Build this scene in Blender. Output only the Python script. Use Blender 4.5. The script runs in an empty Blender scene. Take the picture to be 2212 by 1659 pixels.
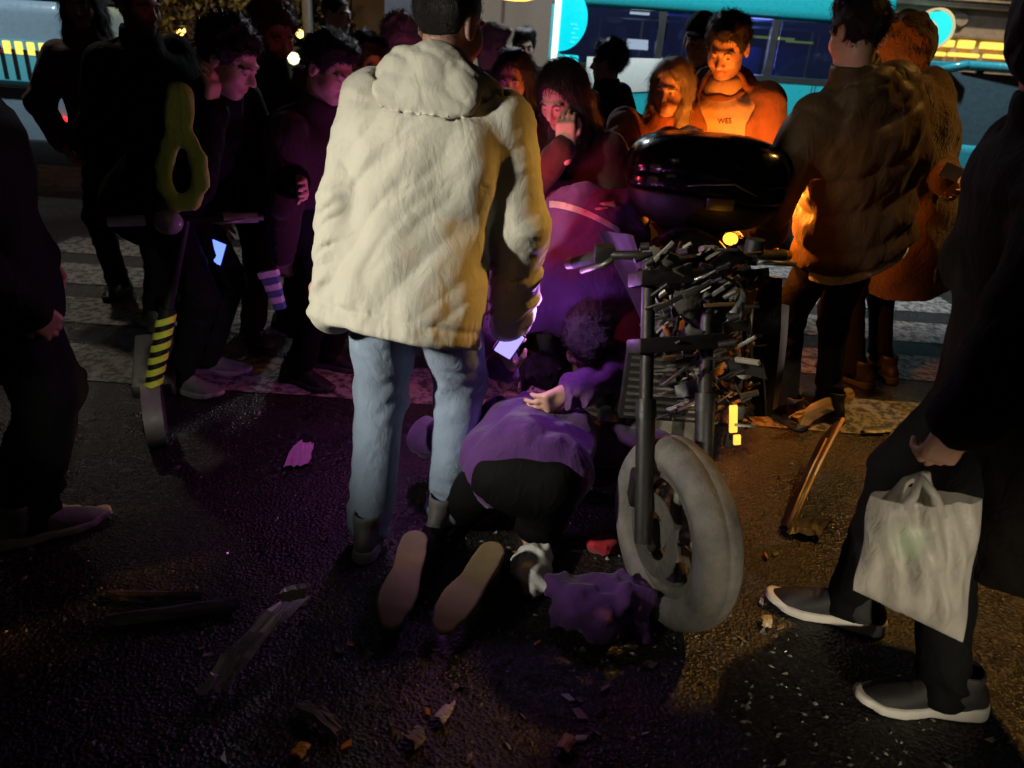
import bpy, bmesh, math, random
import numpy as np
from mathutils import Vector, Matrix

random.seed(7)
RNG = np.random.default_rng(11)
SC = bpy.context.scene
COL = SC.collection
rad = math.radians

# ------------------------------------------------------------------ camera
# photo pixels are counted on a 2212 x 1659 frame; phone held at 1.55 m, tilted down, slightly rolled
FPX, CX, CY = 1597.0, 1106.0, 829.5
CAM = np.array([0.0, 0.0, 1.55])
PITCH, ROLL = rad(24.7), rad(4.0)
_f = np.array([0, math.cos(PITCH), -math.sin(PITCH)])
_u0 = np.array([0, math.sin(PITCH), math.cos(PITCH)])
_r = math.cos(ROLL) * np.array([1.0, 0, 0]) + math.sin(ROLL) * _u0
_u = -math.sin(ROLL) * np.array([1.0, 0, 0]) + math.cos(ROLL) * _u0

def ray(x, y):
    return _f + (x - CX) / FPX * _r - (y - CY) / FPX * _u
def W(x, y, Y):
    "point seen at pixel x,y that stands Y metres in front of the camera"
    d = ray(x, y); return CAM + d * (Y / d[1])
def G(x, y, z=0.0):
    "ground point seen at pixel x,y"
    d = ray(x, y); return CAM + d * ((z - CAM[2]) / d[2])

cd = bpy.data.cameras.new("camera"); cam = bpy.data.objects.new("camera", cd); COL.objects.link(cam)
cd.sensor_width = 36.0; cd.lens = 36.0 * FPX / 2212.0
cd.clip_start = 0.05; cd.clip_end = 400
cd.dof.use_dof = True; cd.dof.focus_distance = 2.5; cd.dof.aperture_fstop = 3.2
cam.matrix_world = Matrix(((_r[0], _u[0], -_f[0], CAM[0]), (_r[1], _u[1], -_f[1], CAM[1]),
                           (_r[2], _u[2], -_f[2], CAM[2]), (0, 0, 0, 1)))
SC.camera = cam

# ------------------------------------------------------------------ night sky, exposure
wd = bpy.data.worlds.new("World"); SC.world = wd; wd.use_nodes = True
nt = wd.node_tree; nt.nodes.clear()
sky = nt.nodes.new("ShaderNodeTexSky"); sky.sky_type = 'NISHITA'; sky.sun_disc = False
sky.sun_elevation = rad(-4); sky.sun_rotation = rad(200)
bgn = nt.nodes.new("ShaderNodeBackground"); bgn.inputs[1].default_value = 0.05
out = nt.nodes.new("ShaderNodeOutputWorld")
nt.links.new(sky.outputs[0], bgn.inputs[0]); nt.links.new(bgn.outputs[0], out.inputs[0])
SC.view_settings.view_transform = 'Standard'; SC.view_settings.look = 'None'
SC.view_settings.exposure = 0.15; SC.view_settings.gamma = 1.0
SC.render.engine = 'CYCLES'
try:
    SC.cycles.use_denoising = True; SC.cycles.denoiser = 'OPENIMAGEDENOISE'
except Exception: pass
SC.cycles.max_bounces = 5; SC.cycles.diffuse_bounces = 3; SC.cycles.glossy_bounces = 3
SC.cycles.transparent_max_bounces = 8; SC.cycles.transmission_bounces = 4
SC.cycles.sample_clamp_indirect = 4.0; SC.cycles.caustics_reflective = False; SC.cycles.caustics_refractive = False

# ------------------------------------------------------------------ lamps of the street and added fill lights
def lamp(name, kind, loc, color, energy, target=None, size=0.1, angle=60, blend=0.6):
    ld = bpy.data.lights.new(name, kind); ld.color = color; ld.energy = energy
    if kind in ('POINT', 'SPOT'): ld.shadow_soft_size = size
    if kind == 'SPOT': ld.spot_size = rad(angle); ld.spot_blend = blend
    if kind == 'AREA': ld.size = size
    o = bpy.data.objects.new(name, ld); COL.objects.link(o); o.location = loc
    if target is not None:
        o.rotation_euler = (Vector(target) - Vector(loc)).to_track_quat('-Z', 'Y').to_euler()
    return o
lamp('car_headlight', 'SPOT', (-2.65, .42, 1.9), (1, .93, .77), 430, (-.1, 2.05, .92), .10, 34, .9)
lamp('bag_fill_spot', 'SPOT', (1.3, -2.6, .8), (1, .86, .62), 420, (.95, 1.6, .36), .08, 15, .8)  # added spot to brighten the carrier bag and pale soles
lamp('scooter_fill_spot', 'SPOT', (.35, -2.6, .9), (1, .95, .8), 160, (-1.42, 2.62, .35), .05, 7, .6)  # unseen spot put in so the striped scooter stem shows up
lamp('fill_behind', 'SPOT', (-1.5, -4.5, 6.5), (1, .78, .5), 13, (0, 2.5, .5), .2, 75, .6)  # weak warm ambient fill added behind the camera
lamp('street_lamp_right', 'SPOT', (3.6, 3.8, 4.2), (1, .5, .1), 420, (1.7, 2.5, .4), .12, 38, .7)
lamp('sleeve_rim_spot', 'SPOT', (4.2, 3.4, 3.6), (1, .5, .09), 750, (.08, 2.2, 1.1), .1, 8, .6)  # added narrow beam for the orange rim on the beige sleeve
lamp('indicator_lamp', 'SPOT', (.93, 2.46, .98), (1, .26, .025), 2, (1.3, 3.0, 1.12), .02, 65, .5)
lamp('rear_indicator_lamp', 'POINT', (.76, 3.2, .94), (1, .25, .018), 14, None, .02)
lamp('flank_fill_orange', 'POINT', (1.0, 3.2, 1.0), (1, .25, .022), 32, None, .04)  # added orange glow without a bulb, for the puffer flank and chest
lamp('violet_face_fill', 'POINT', (-.45, 2.85, .65), (.72, .2, .85), 5, None, .04)  # invented violet source, added to light the faces at left
lamp('violet_hand_lamp', 'POINT', (.1, 2.25, .8), (.66, .25, 1), 2.6, None, .02)
lamp('red_face_fill', 'POINT', (.02, 2.82, 1.1), (1, .06, .09), 2.4, None, .03)  # added red glow below the woman's face, apart from the motorcycle
lamp('minibus_fill_spot', 'SPOT', (2.4, 5.2, 4.6), (.85, .95, 1), 750, (2.6, 8.0, 1.0), .15, 100, .5)  # fill spot put overhead to light the minibus side
lamp('minibus_cabin_light', 'POINT', (2.2, 8.7, 1.75), (.25, .3, 1), 16, None, .3)
lamp('crowd_rim_fill', 'POINT', (-.3, 7.4, 3.0), (.9, .93, 1), 90, None, .1)  # added rim light that sets the crowd off from behind
lamp('crossing_fill_spot', 'SPOT', (-4.2, 6.2, 4.5), (1, .85, .65), 130, (-2.2, 4.2, 0), .1, 42, .7)  # spot added to bring out the crossing stripes at left
lamp('street_lamp_left', 'SPOT', (-3.2, 7.0, 5.2), (1, .66, .28), 600, (-4.2, 10.6, 1.6), .15, 90, .5)
lamp('van_street_lamp', 'SPOT', (-4.6, 4.8, 4.0), (.9, .95, 1), 260, (-4.6, 7, 1.2), .15, 50, .5)
lamp('facade_fill_spot', 'SPOT', (6.5, 10.6, 4.6), (1, .8, .55), 420, (8.0, 13.2, 2.2), .1, 85, .5)  # added spot that lights the stone front


# ------------------------------------------------------------------ implicit surfaces
_T = RNG.random((32, 32, 32)) * 2 - 1
def vn(p):
    i = np.floor(p).astype(np.int32); f = p - i; f = f * f * (3 - 2 * f); i &= 31
    j = (i + 1) & 31
    x0, y0, z0 = i.T; x1, y1, z1 = j.T; fx, fy, fz = f.T
    a = _T[x0, y0, z0] * (1 - fx) + _T[x1, y0, z0] * fx
    b = _T[x0, y1, z0] * (1 - fx) + _T[x1, y1, z0] * fx
    c = _T[x0, y0, z1] * (1 - fx) + _T[x1, y0, z1] * fx
    d = _T[x0, y1, z1] * (1 - fx) + _T[x1, y1, z1] * fx
    return (a * (1 - fy) + b * fy) * (1 - fz) + (c * (1 - fy) + d * fy) * fz
def smin(a, b, k):
    h = np.clip(.5 + .5 * (b - a) / k, 0, 1); return b + (a - b) * h - k * h * (1 - h)
def smax(a, b, k): return -smin(-a, -b, k)
def cone(p, a, b, ra, rb):
    a = np.asarray(a, float); b = np.asarray(b, float); ab = b - a
    t = np.clip(((p - a) @ ab) / max(ab @ ab, 1e-9), 0, 1)
    return np.linalg.norm(p - a - t[:, None] * ab, axis=1) - (ra + (rb - ra) * t)
def ell(p, c, r, R=None):
    q = p - np.asarray(c, float)
    if R is not None: q = q @ R
    r = np.asarray(r, float); q = q / r
    k0 = np.linalg.norm(q, axis=1); k1 = np.linalg.norm(q / r, axis=1) + 1e-9
    return k0 * (k0 - 1) / k1
def rbox(p, c, h, rr, R=None):
    q = p - np.asarray(c, float)
    if R is not None: q = q @ R
    q = np.abs(q) - (np.asarray(h, float) - rr)
    return np.linalg.norm(np.maximum(q, 0), axis=1) + np.minimum(q.max(1), 0) - rr

_E = [(0,1),(2,3),(4,5),(6,7),(0,2),(1,3),(4,6),(5,7),(0,4),(1,5),(2,6),(3,7)]
_C = np.array([[(c >> 0) & 1, (c >> 1) & 1, (c >> 2) & 1] for c in range(8)])
def polygonize(fn, lo, hi, vox):
    "surface nets on a grid refined only near the surface"
    lo = np.asarray(lo, float); hi = np.asarray(hi, float)
    nb = np.ceil((hi - lo) / (4 * vox)).astype(int) + 1
    bi = np.stack(np.meshgrid(*[np.arange(n) for n in nb], indexing='ij'), -1).reshape(-1, 3)
    dc = fn(lo + (4 * bi + 1.5) * vox)
    D = np.repeat(np.repeat(np.repeat(dc.reshape(nb), 4, 0), 4, 1), 4, 2)
    act = bi[np.abs(dc) < 4 * vox * 1.8]
    off = np.stack(np.meshgrid(*[np.arange(4)] * 3, indexing='ij'), -1).reshape(-1, 3)
    idx = (act[:, None, :] * 4 + off[None]).reshape(-1, 3)
    D[idx[:, 0], idx[:, 1], idx[:, 2]] = fn(lo + idx * vox)
    s = D < 0
    acc = np.zeros(np.array(D.shape) - 1, np.int8)
    for c in _C: acc += s[c[0]:s.shape[0]-1+c[0], c[1]:s.shape[1]-1+c[1], c[2]:s.shape[2]-1+c[2]]
    m = (acc > 0) & (acc < 8); ci = np.argwhere(m)
    V = np.stack([D[ci[:,0]+c[0], ci[:,1]+c[1], ci[:,2]+c[2]] for c in _C], 1)
    pos = np.zeros((len(ci), 3)); cnt = np.zeros(len(ci))
    for a, b in _E:
        va, vb = V[:, a], V[:, b]; x = (va < 0) != (vb < 0)
        t = np.where(x, va / np.where(x, va - vb, 1), 0)
        pos += np.where(x[:, None], _C[a] + t[:, None] * (_C[b] - _C[a]), 0); cnt += x
    verts = lo + (ci + pos / cnt[:, None]) * vox
    idm = np.full(m.shape, -1, np.int64); idm[m] = np.arange(len(ci))
    quads = []
    sh = np.array(s.shape)
    for ax in range(3):
        a2, a3 = (ax + 1) % 3, (ax + 2) % 3
        sl0 = [slice(None)] * 3; sl1 = [slice(None)] * 3
        sl0[ax] = slice(0, sh[ax]-1); sl1[ax] = slice(1, sh[ax])
        ch = s[tuple(sl0)] != s[tuple(sl1)]
        e = np.argwhere(ch)
        e = e[(e[:, a2] > 0) & (e[:, a3] > 0) & (e[:, a2] < sh[a2]-1) & (e[:, a3] < sh[a3]-1)]
        if not len(e): continue
        d2 = np.zeros(3, int); d2[a2] = 1; d3 = np.zeros(3, int); d3[a3] = 1
        q = np.stack([idm[tuple((e - d2 - d3).T)], idm[tuple((e - d3).T)], idm[tuple(e.T)], idm[tuple((e - d2).T)]], 1)
        fl = ~s[tuple(e.T)]; q[fl] = q[fl][:, ::-1]
        quads.append(q[(q >= 0).all(1)])
    return verts, np.concatenate(quads) if quads else np.zeros((0, 4), int)

def join(parts):
    vs, qs, n = [], [], 0
    for v, q in parts: vs.append(v); qs.append(q + n); n += len(v)
    return np.concatenate(vs), np.concatenate(qs)
def mesh_np(name, v, q, smooth=True, col=None):
    me = bpy.data.meshes.new(name)
    me.vertices.add(len(v)); me.vertices.foreach_set('co', np.ascontiguousarray(v, np.float32).ravel())
    k = q.shape[1]; me.loops.add(q.size); me.loops.foreach_set('vertex_index', np.ascontiguousarray(q, np.int32).ravel())
    me.polygons.add(len(q)); me.polygons.foreach_set('loop_start', np.arange(0, q.size, k, dtype=np.int32))
    if smooth: me.polygons.foreach_set('use_smooth', np.ones(len(q), bool))
    if col is not None:
        ca = me.color_attributes.new('Col', 'FLOAT_COLOR', 'POINT')
        ca.data.foreach_set('color', np.concatenate([col, np.ones((len(v), 1))], 1).astype(np.float32).ravel())
    me.update(); me.validate(); return me
def obj(name, me, mat=None, parent=None, loc=None):
    o = bpy.data.objects.new(name, me); COL.objects.link(o)
    if mat is not None and me is not None and not me.materials: me.materials.append(mat)
    if parent is not None: o.parent = parent
    if loc is not None: o.location = loc
    return o
def tag(o, label=None, cat=None, group=None, kind=None):
    if label: o['label'] = label
    if cat: o['category'] = cat
    if group: o['group'] = group
    if kind: o['kind'] = kind
    return o
def thing(name, label, cat, loc=(0, 0, 0), rz=0.0, group=None):
    o = bpy.data.objects.new(name, None); COL.objects.link(o)
    o.empty_display_size = .1; o.location = loc; o.rotation_euler = (0, 0, rz)
    return tag(o, label, cat, group)
def sdf_obj(name, fn, lo, hi, vox, mat, parent=None, loc=None):
    v, q = polygonize(fn, lo, hi, vox); return obj(name, mesh_np(name, v, q), mat, parent, loc)

# ------------------------------------------------------------------ polygon builder
class MB:
    def __init__(s): s.v = []; s.f = []
    def add(s, vs, fs):
        n = len(s.v); s.v += [tuple(map(float, v)) for v in vs]; s.f += [tuple(i + n for i in f) for f in fs]; return s
    def box(s, c, h, R=None, taper=1.0):
        c = np.asarray(c, float); vs = []
        for z in (-1, 1):
            t = taper if z > 0 else 1.0
            for x, y in ((-1,-1),(1,-1),(1,1),(-1,1)):
                p = np.array([x*h[0]*t, y*h[1]*t, z*h[2]])
                if R is not None: p = np.asarray(R) @ p
                vs.append(c + p)
        return s.add(vs, [(3,2,1,0),(4,5,6,7),(0,1,5,4),(1,2,6,5),(2,3,7,6),(3,0,4,7)])
    def cyl(s, a, b, r1, r2=None, n=12, cap=True):
        a = Vector(a); b = Vector(b); r2 = r1 if r2 is None else r2
        d = (b - a).normalized(); x = d.orthogonal().normalized(); y = d.cross(x)
        vs = []
        for p, r in ((a, r1), (b, r2)):
            for i in range(n):
                t = 2*math.pi*i/n; vs.append(p + x*math.cos(t)*r + y*math.sin(t)*r)
        fs = [(i, (i+1) % n, n+(i+1) % n, n+i) for i in range(n)]
        if cap: fs += [tuple(range(n))[::-1], tuple(range(n, 2*n))]
        return s.add(vs, fs)
    def tube(s, pts, r, n=8):
        pts = [Vector(p) for p in pts]; rs = r if hasattr(r, '__len__') else [r]*len(pts)
        vs = []; x = None
        for i, p in enumerate(pts):
            d = (pts[min(i+1, len(pts)-1)] - pts[max(i-1, 0)]).normalized()
            x = (d.orthogonal() if x is None else x - d*x.dot(d)).normalized(); y = d.cross(x)
            for k in range(n):
                t = 2*math.pi*k/n; vs.append(p + (x*math.cos(t) + y*math.sin(t))*rs[i])
        m = len(pts)
        fs = [(i*n+k, i*n+(k+1) % n, (i+1)*n+(k+1) % n, (i+1)*n+k) for i in range(m-1) for k in range(n)]
        fs += [tuple(range(n))[::-1], tuple(range((m-1)*n, m*n))]
        return s.add(vs, fs)
    def lathe(s, prof, c, axis, n=40, up=None, closed=False):
        c = Vector(c); a = Vector(axis).normalized(); x = a.orthogonal().normalized(); y = a.cross(x); m = len(prof)
        vs = [c + a*h + (x*math.cos(2*math.pi*i/n) + y*math.sin(2*math.pi*i/n))*r for i in range(n) for r, h in prof]
        k = m if closed else m-1
        return s.add(vs, [(i*m+j, ((i+1) % n)*m+j, ((i+1) % n)*m+(j+1) % m, i*m+(j+1) % m) for i in range(n) for j in range(k)])
    def prism(s, poly, d, o=(0,0,0), ex=(1,0,0), ey=(0,0,1), ez=(0,1,0)):
        o = Vector(o); ex = Vector(ex); ey = Vector(ey); ez = Vector(ez); n = len(poly)
        vs = [o + ex*a + ey*b + ez*t for t in (0, d) for a, b in poly]
        return s.add(vs, [tuple(range(n))[::-1], tuple(range(n, 2*n))] + [(i, (i+1) % n, n+(i+1) % n, n+i) for i in range(n)])
    def sheet(s, P, th=0.004):
        "grid of points (n,m,3) given a thickness"
        P = np.asarray(P, float); n, m = P.shape[:2]
        N = np.cross(np.gradient(P, axis=0), np.gradient(P, axis=1)); N /= np.linalg.norm(N, axis=2, keepdims=True) + 1e-9
        Q = P - N*th; k = n*m; g = lambda i, j, o=0: o + i*m + j; fs = []
        for i in range(n-1):
            for j in range(m-1):
                fs.append((g(i,j), g(i+1,j), g(i+1,j+1), g(i,j+1))); fs.append((g(i,j,k), g(i,j+1,k), g(i+1,j+1,k), g(i+1,j,k)))
        for i in range(n-1):
            fs.append((g(i,0), g(i,0,k), g(i+1,0,k), g(i+1,0))); fs.append((g(i,m-1), g(i+1,m-1), g(i+1,m-1,k), g(i,m-1,k)))
        for j in range(m-1):
            fs.append((g(0,j), g(0,j+1), g(0,j+1,k), g(0,j,k))); fs.append((g(n-1,j), g(n-1,j,k), g(n-1,j+1,k), g(n-1,j+1)))
        return s.add(list(P.reshape(-1,3)) + list(Q.reshape(-1,3)), fs)
    def build(s, name, mat, parent=None, loc=None, bevel=0.0, smooth=False, seg=2):
        bm = bmesh.new(); bv = [bm.verts.new(v) for v in s.v]
        for f in s.f:
            try: bm.faces.new([bv[i] for i in f])
            except ValueError: pass
        bmesh.ops.recalc_face_normals(bm, faces=bm.faces)
        if bevel:
            es = [e for e in bm.edges if len(e.link_faces) == 2 and e.calc_face_angle() > .5]
            bmesh.ops.bevel(bm, geom=es, offset=bevel, segments=seg, profile=.6, affect='EDGES', clamp_overlap=True)
        me = bpy.data.meshes.new(name); bm.to_mesh(me); bm.free()
        if smooth or bevel:
            me.polygons.foreach_set('use_smooth', np.ones(len(me.polygons), bool))
            if bevel or smooth == 'auto':
                try: me.set_sharp_from_angle(angle=rad(38))
                except Exception: pass
        return obj(name, me, mat, parent, loc)

# ------------------------------------------------------------------ materials
MATS = {}
def _new(name):
    m = bpy.data.materials.new(name); m.use_nodes = True
    return m, m.node_tree, m.node_tree.nodes['Principled BSDF']
def _noise(t, scale, detail=4, rough=.6, vec=None, dist=0):
    n = t.nodes.new('ShaderNodeTexNoise'); n.inputs['Scale'].default_value = scale
    n.inputs['Detail'].default_value = detail; n.inputs['Roughness'].default_value = rough; n.inputs['Distortion'].default_value = dist
    if vec is not None: t.links.new(vec, n.inputs['Vector'])
    return n
def _mix(t, fac, a, b):
    n = t.nodes.new('ShaderNodeMix'); n.data_type = 'RGBA'
    t.links.new(fac, n.inputs[0])
    for k, v in ((6, a), (7, b)):
        if hasattr(v, 'is_linked') or hasattr(v, 'links'): t.links.new(v, n.inputs[k])
        else: n.inputs[k].default_value = (*v, 1)
    return n.outputs[2]
def _map(t, v, a, b, lo=0., hi=1.):
    n = t.nodes.new('ShaderNodeMapRange'); t.links.new(v, n.inputs[0])
    for i, x in enumerate((a, b, lo, hi)): n.inputs[i+1].default_value = x
    return n.outputs[0]
def _bump(t, b, h, strength, dist=.01):
    n = t.nodes.new('ShaderNodeBump'); n.inputs['Strength'].default_value = strength; n.inputs['Distance'].default_value = dist
    t.links.new(h, n.inputs['Height'])
    if b.inputs['Normal'].is_linked: t.links.new(b.inputs['Normal'].links[0].from_socket, n.inputs['Normal'])
    t.links.new(n.outputs[0], b.inputs['Normal'])
def _co(t, scale=(1,1,1)):
    c = t.nodes.new('ShaderNodeTexCoord'); m = t.nodes.new('ShaderNodeMapping'); m.inputs['Scale'].default_value = scale
    t.links.new(c.outputs['Object'], m.inputs[0]); return m.outputs[0]
def cloth(name, col, rough=.85, weave=420, wb=.25, wr=.5, wscale=26, sheen=.2, var=.25, crease=.1):
    if name in MATS: return MATS[name]
    m, t, b = _new(name); co = _co(t)
    n = _noise(t, 9, 5, .6, co); d = tuple(c*(1-var) for c in col); l = tuple(min(1, c*(1+var)) for c in col)
    t.links.new(_mix(t, n.outputs[0], d, l), b.inputs['Base Color'])
    b.inputs['Roughness'].default_value = rough; b.inputs['Sheen Weight'].default_value = sheen
    b.inputs['Specular IOR Level'].default_value = .12
    w = _noise(t, weave, 2, .5, co); _bump(t, b, w.outputs[0], wb, .002)
    w2 = _noise(t, wscale, 3, .5, _co(t, (1, 1, .6)), .8); _bump(t, b, w2.outputs[0], wr, .012)
    w3 = _noise(t, wscale*.7, 4, .55, _co(t, (1, 1, .45)), 1.5); ab = t.nodes.new('ShaderNodeMath'); ab.operation = 'SUBTRACT'; ab.inputs[1].default_value = .5
    t.links.new(w3.outputs[0], ab.inputs[0]); a2 = t.nodes.new('ShaderNodeMath'); a2.operation = 'ABSOLUTE'; t.links.new(ab.outputs[0], a2.inputs[0]); _bump(t, b, a2.outputs[0], crease, .03)
    MATS[name] = m; return m
def solid(name, col, rough=.5, metal=0., coat=0., noise=.15, nscale=30, bump=.0, bscale=120, spec=.5, emit=None, es=0.):
    if name in MATS: return MATS[name]
    m, t, b = _new(name); co = _co(t)
    n = _noise(t, nscale, 5, .65, co)
    t.links.new(_mix(t, _map(t, n.outputs[0], .3, .7), tuple(c*(1-noise) for c in col), tuple(min(1, c*(1+noise)) for c in col)), b.inputs['Base Color'])
    t.links.new(_map(t, n.outputs[0], .3, .7, max(.02, rough-.1), min(1, rough+.12)), b.inputs['Roughness'])
    b.inputs['Metallic'].default_value = metal; b.inputs['Coat Weight'].default_value = coat; b.inputs['Specular IOR Level'].default_value = spec
    if bump: _bump(t, b, _noise(t, bscale, 4, .6, co).outputs[0], bump, .004)
    if emit: b.inputs['Emission Color'].default_value = (*emit, 1); b.inputs['Emission Strength'].default_value = es
    MATS[name] = m; return m
def emis(name, col, st):
    return solid(name, tuple(c*.5 for c in col), .4, emit=col, es=st)
def glass(name, tint=(.02, .03, .05), mixf=.45, rough=.06):
    if name in MATS: return MATS[name]
    m, t, b = _new(name); b.inputs['Base Color'].default_value = (*tint, 1); b.inputs['Roughness'].default_value = rough
    tr = t.nodes.new('ShaderNodeBsdfTransparent'); tr.inputs[0].default_value = (.75, .85, .95, 1)
    mx = t.nodes.new('ShaderNodeMixShader'); mx.inputs[0].default_value = mixf
    t.links.new(b.outputs[0], mx.inputs[1]); t.links.new(tr.outputs[0], mx.inputs[2])
    t.links.new(mx.outputs[0], t.nodes['Material Output'].inputs[0]); MATS[name] = m; return m
def skin_mat():
    m, t, b = _new('skin'); a = t.nodes.new('ShaderNodeVertexColor'); a.layer_name = 'Col'
    n = _noise(t, 60, 4, .6, _co(t))
    mm = t.nodes.new('ShaderNodeMix'); mm.data_type = 'RGBA'; mm.blend_type = 'MULTIPLY'; mm.inputs[0].default_value = .5
    t.links.new(a.outputs[0], mm.inputs[6]); t.links.new(n.outputs[0], mm.inputs[7])
    g = t.nodes.new('ShaderNodeMix'); g.data_type = 'RGBA'; g.blend_type = 'ADD'; g.inputs[0].default_value = .4
    t.links.new(mm.outputs[2], g.inputs[6]); t.links.new(a.outputs[0], g.inputs[7])
    t.links.new(g.outputs[2], b.inputs['Base Color'])
    b.inputs['Roughness'].default_value = .5; b.inputs['Subsurface Weight'].default_value = .08
    b.inputs['Subsurface Radius'].default_value = (.01, .004, .002)
    _bump(t, b, _noise(t, 350, 3, .6, _co(t)).outputs[0], .12, .002); return m
SKIN = skin_mat()
def hair_mat(name, col):
    if name in MATS: return MATS[name]
    m, t, b = _new(name); n = _noise(t, 60, 4, .7, _co(t, (6, 6, .7)))
    t.links.new(_mix(t, n.outputs[0], tuple(c*.4 for c in col), tuple(min(1, c*1.7) for c in col)), b.inputs['Base Color'])
    b.inputs['Roughness'].default_value = .45; _bump(t, b, n.outputs[0], .9, .006)
    MATS[name] = m; return m
# ------------------------------------------------------------------ people
def unit(v): v = np.asarray(v, float); return v / (np.linalg.norm(v) + 1e-9)
def frame(fwd, up):
    y = unit(fwd); x = unit(np.cross(y, up)); return np.stack([x, y, np.cross(x, y)], 1)
def ik(a, b, l1, l2, hint):
    d = b - a; L = np.linalg.norm(d); L2 = min(max(L, abs(l1-l2)+.01), l1+l2-.002)
    u = d / (L+1e-9); b = a + u*L2
    x = (l1*l1 - l2*l2 + L2*L2) / (2*L2); h = math.sqrt(max(l1*l1 - x*x, 0))
    n = hint - u*(hint @ u)
    return a + u*x + unit(n)*h, b

def head_fn(q):
    ax = np.abs(q[:, 0]); m = np.stack([ax, q[:, 1], q[:, 2]], 1)
    d = ell(q, (0, -.018, .035), (.077, .098, .088))
    d = smin(d, ell(q, (0, .022, -.038), (.059, .072, .086)), .03)
    d = smin(d, ell(q, (0, .062, -.098), (.03, .026, .022)), .03)
    d = smin(d, ell(m, (.04, .052, -.03), (.026, .03, .03)), .025)
    d = smin(d, ell(q, (0, .082, .022), (.052, .018, .012)), .015)
    d = smax(d, -ell(m, (.031, .104, .002), (.019, .017, .013)), .014)
    d = smin(d, ell(m, (.031, .08, .001), (.0125, .0125, .0115)), .003)
    d = smin(d, cone(q, (0, .088, .012), (0, .113, -.028), .008, .012), .012)
    d = smin(d, ell(m, (.012, .1, -.034), (.009, .012, .008)), .008)
    d = smin(d, ell(q, (0, .089, -.06), (.025, .012, .006)), .006)
    d = smin(d, ell(q, (0, .087, -.072), (.021, .012, .007)), .006)
    e = ell(m, (.079, -.012, -.008), (.01, .021, .033)); e = smax(e, -ell(m, (.089, -.006, -.004), (.007, .012, .022)), .006)
    return smin(d, e, .01)
def head_cols(q, tone, beard, lips=1.0, brow=(.02, .013, .01)):
    c = np.tile(np.asarray(tone, float), (len(q), 1)); ax = np.abs(q[:, 0])
    def put(mask, col): c[mask] = col
    red = np.exp(-((ax-.045)**2 + (q[:, 2]+.03)**2)/.0009)[:, None]*(q[:, 1] > .04)[:, None]
    c = c*(1 - .25*red*np.array([0, .8, .8]))
    lip = (ax < .025) & (q[:, 1] > .084) & (np.abs(q[:, 2]+.066) < .0115)
    put(lip, np.asarray(tone)*np.array([.8, .5, .5])*lips)
    br = (ax > .013) & (ax < .052) & (q[:, 1] > .055) & (np.abs(q[:, 2] - .024 + .25*(ax-.03)**2/.01) < .0055)
    put(br, brow)
    ed = np.sqrt((ax-.031)**2 + (q[:, 1]-.08)**2 + (q[:, 2]-.001)**2)
    eye = (ed < .0138) & (q[:, 1] > .083) & (q[:, 2] > -.0065) & (q[:, 2] < .0015)
    put(eye, (.3, .27, .25)); put(eye & (np.abs(ax-.031) < .006), (.03, .018, .012))
    if beard:
        bm = ((q[:, 2] < -.045) & (q[:, 1] > -.02) & (q[:, 1] < .2) & ~lip) | ((ax > .055) & (q[:, 2] < -.02) & (q[:, 1] > -.0))
        c[bm] = c[bm]*(1-beard) + np.array([.02, .014, .01])*beard
    return c
def hand_parts(w, d, n, side, curl, s):
    "palm and five fingers; w wrist, d pointing direction, n palm normal"
    R = frame(d, n); R = np.stack([R[:, 0]*side, R[:, 1], R[:, 2]], 1); S = []
    P = lambda x, y, z: w + R @ (np.array([x, y, z])*s)
    for i, (x, L, y0) in enumerate(((.030, .072, .082), (.010, .080, .088), (-.011, .074, .085), (-.030, .058, .077))):
        p = P(x, y0*.75, 0); ang = 0.0
        q0 = p; seg = (L*.2 + .0, L*.48, L*.34, L*.24); r = (.0098, .0092, .0085, .0075)
        for k in range(4):
            ang += (0, curl*.8, curl, curl*.7)[k]
            q1 = q0 + R @ (np.array([(i-1.5)*-.002, math.cos(ang), -math.sin(ang)])*seg[k]*s*1.0 + 0)
            S.append((q0, q1, r[k]*s, r[min(k+1, 3)]*s)); q0 = q1
    t0 = P(.026, .022, -.004); t1 = P(.05, .05, -.014); t2 = P(.052, .078, -.024 - .02*curl); t3 = P(.046, .1, -.034 - .02*curl)
    S += [(t0, t1, .013*s, .011*s), (t1, t2, .0108*s, .0098*s), (t2, t3, .0098*s, .008*s)]
    def fn(p):
        q = (p - w) @ R
        d_ = rbox(q, np.array([0, .045, 0])*s, np.array([.041, .05, .0145])*s, .014*s)
        d_ = smin(d_, cone(p, w - R[:, 1]*.05*s, w + R[:, 1]*.02*s, .027*s, .026*s), .02)
        for a, b, ra, rb in S: d_ = smin(d_, cone(p, a, b, ra, rb), .0055)
        return d_
    return fn

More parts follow.
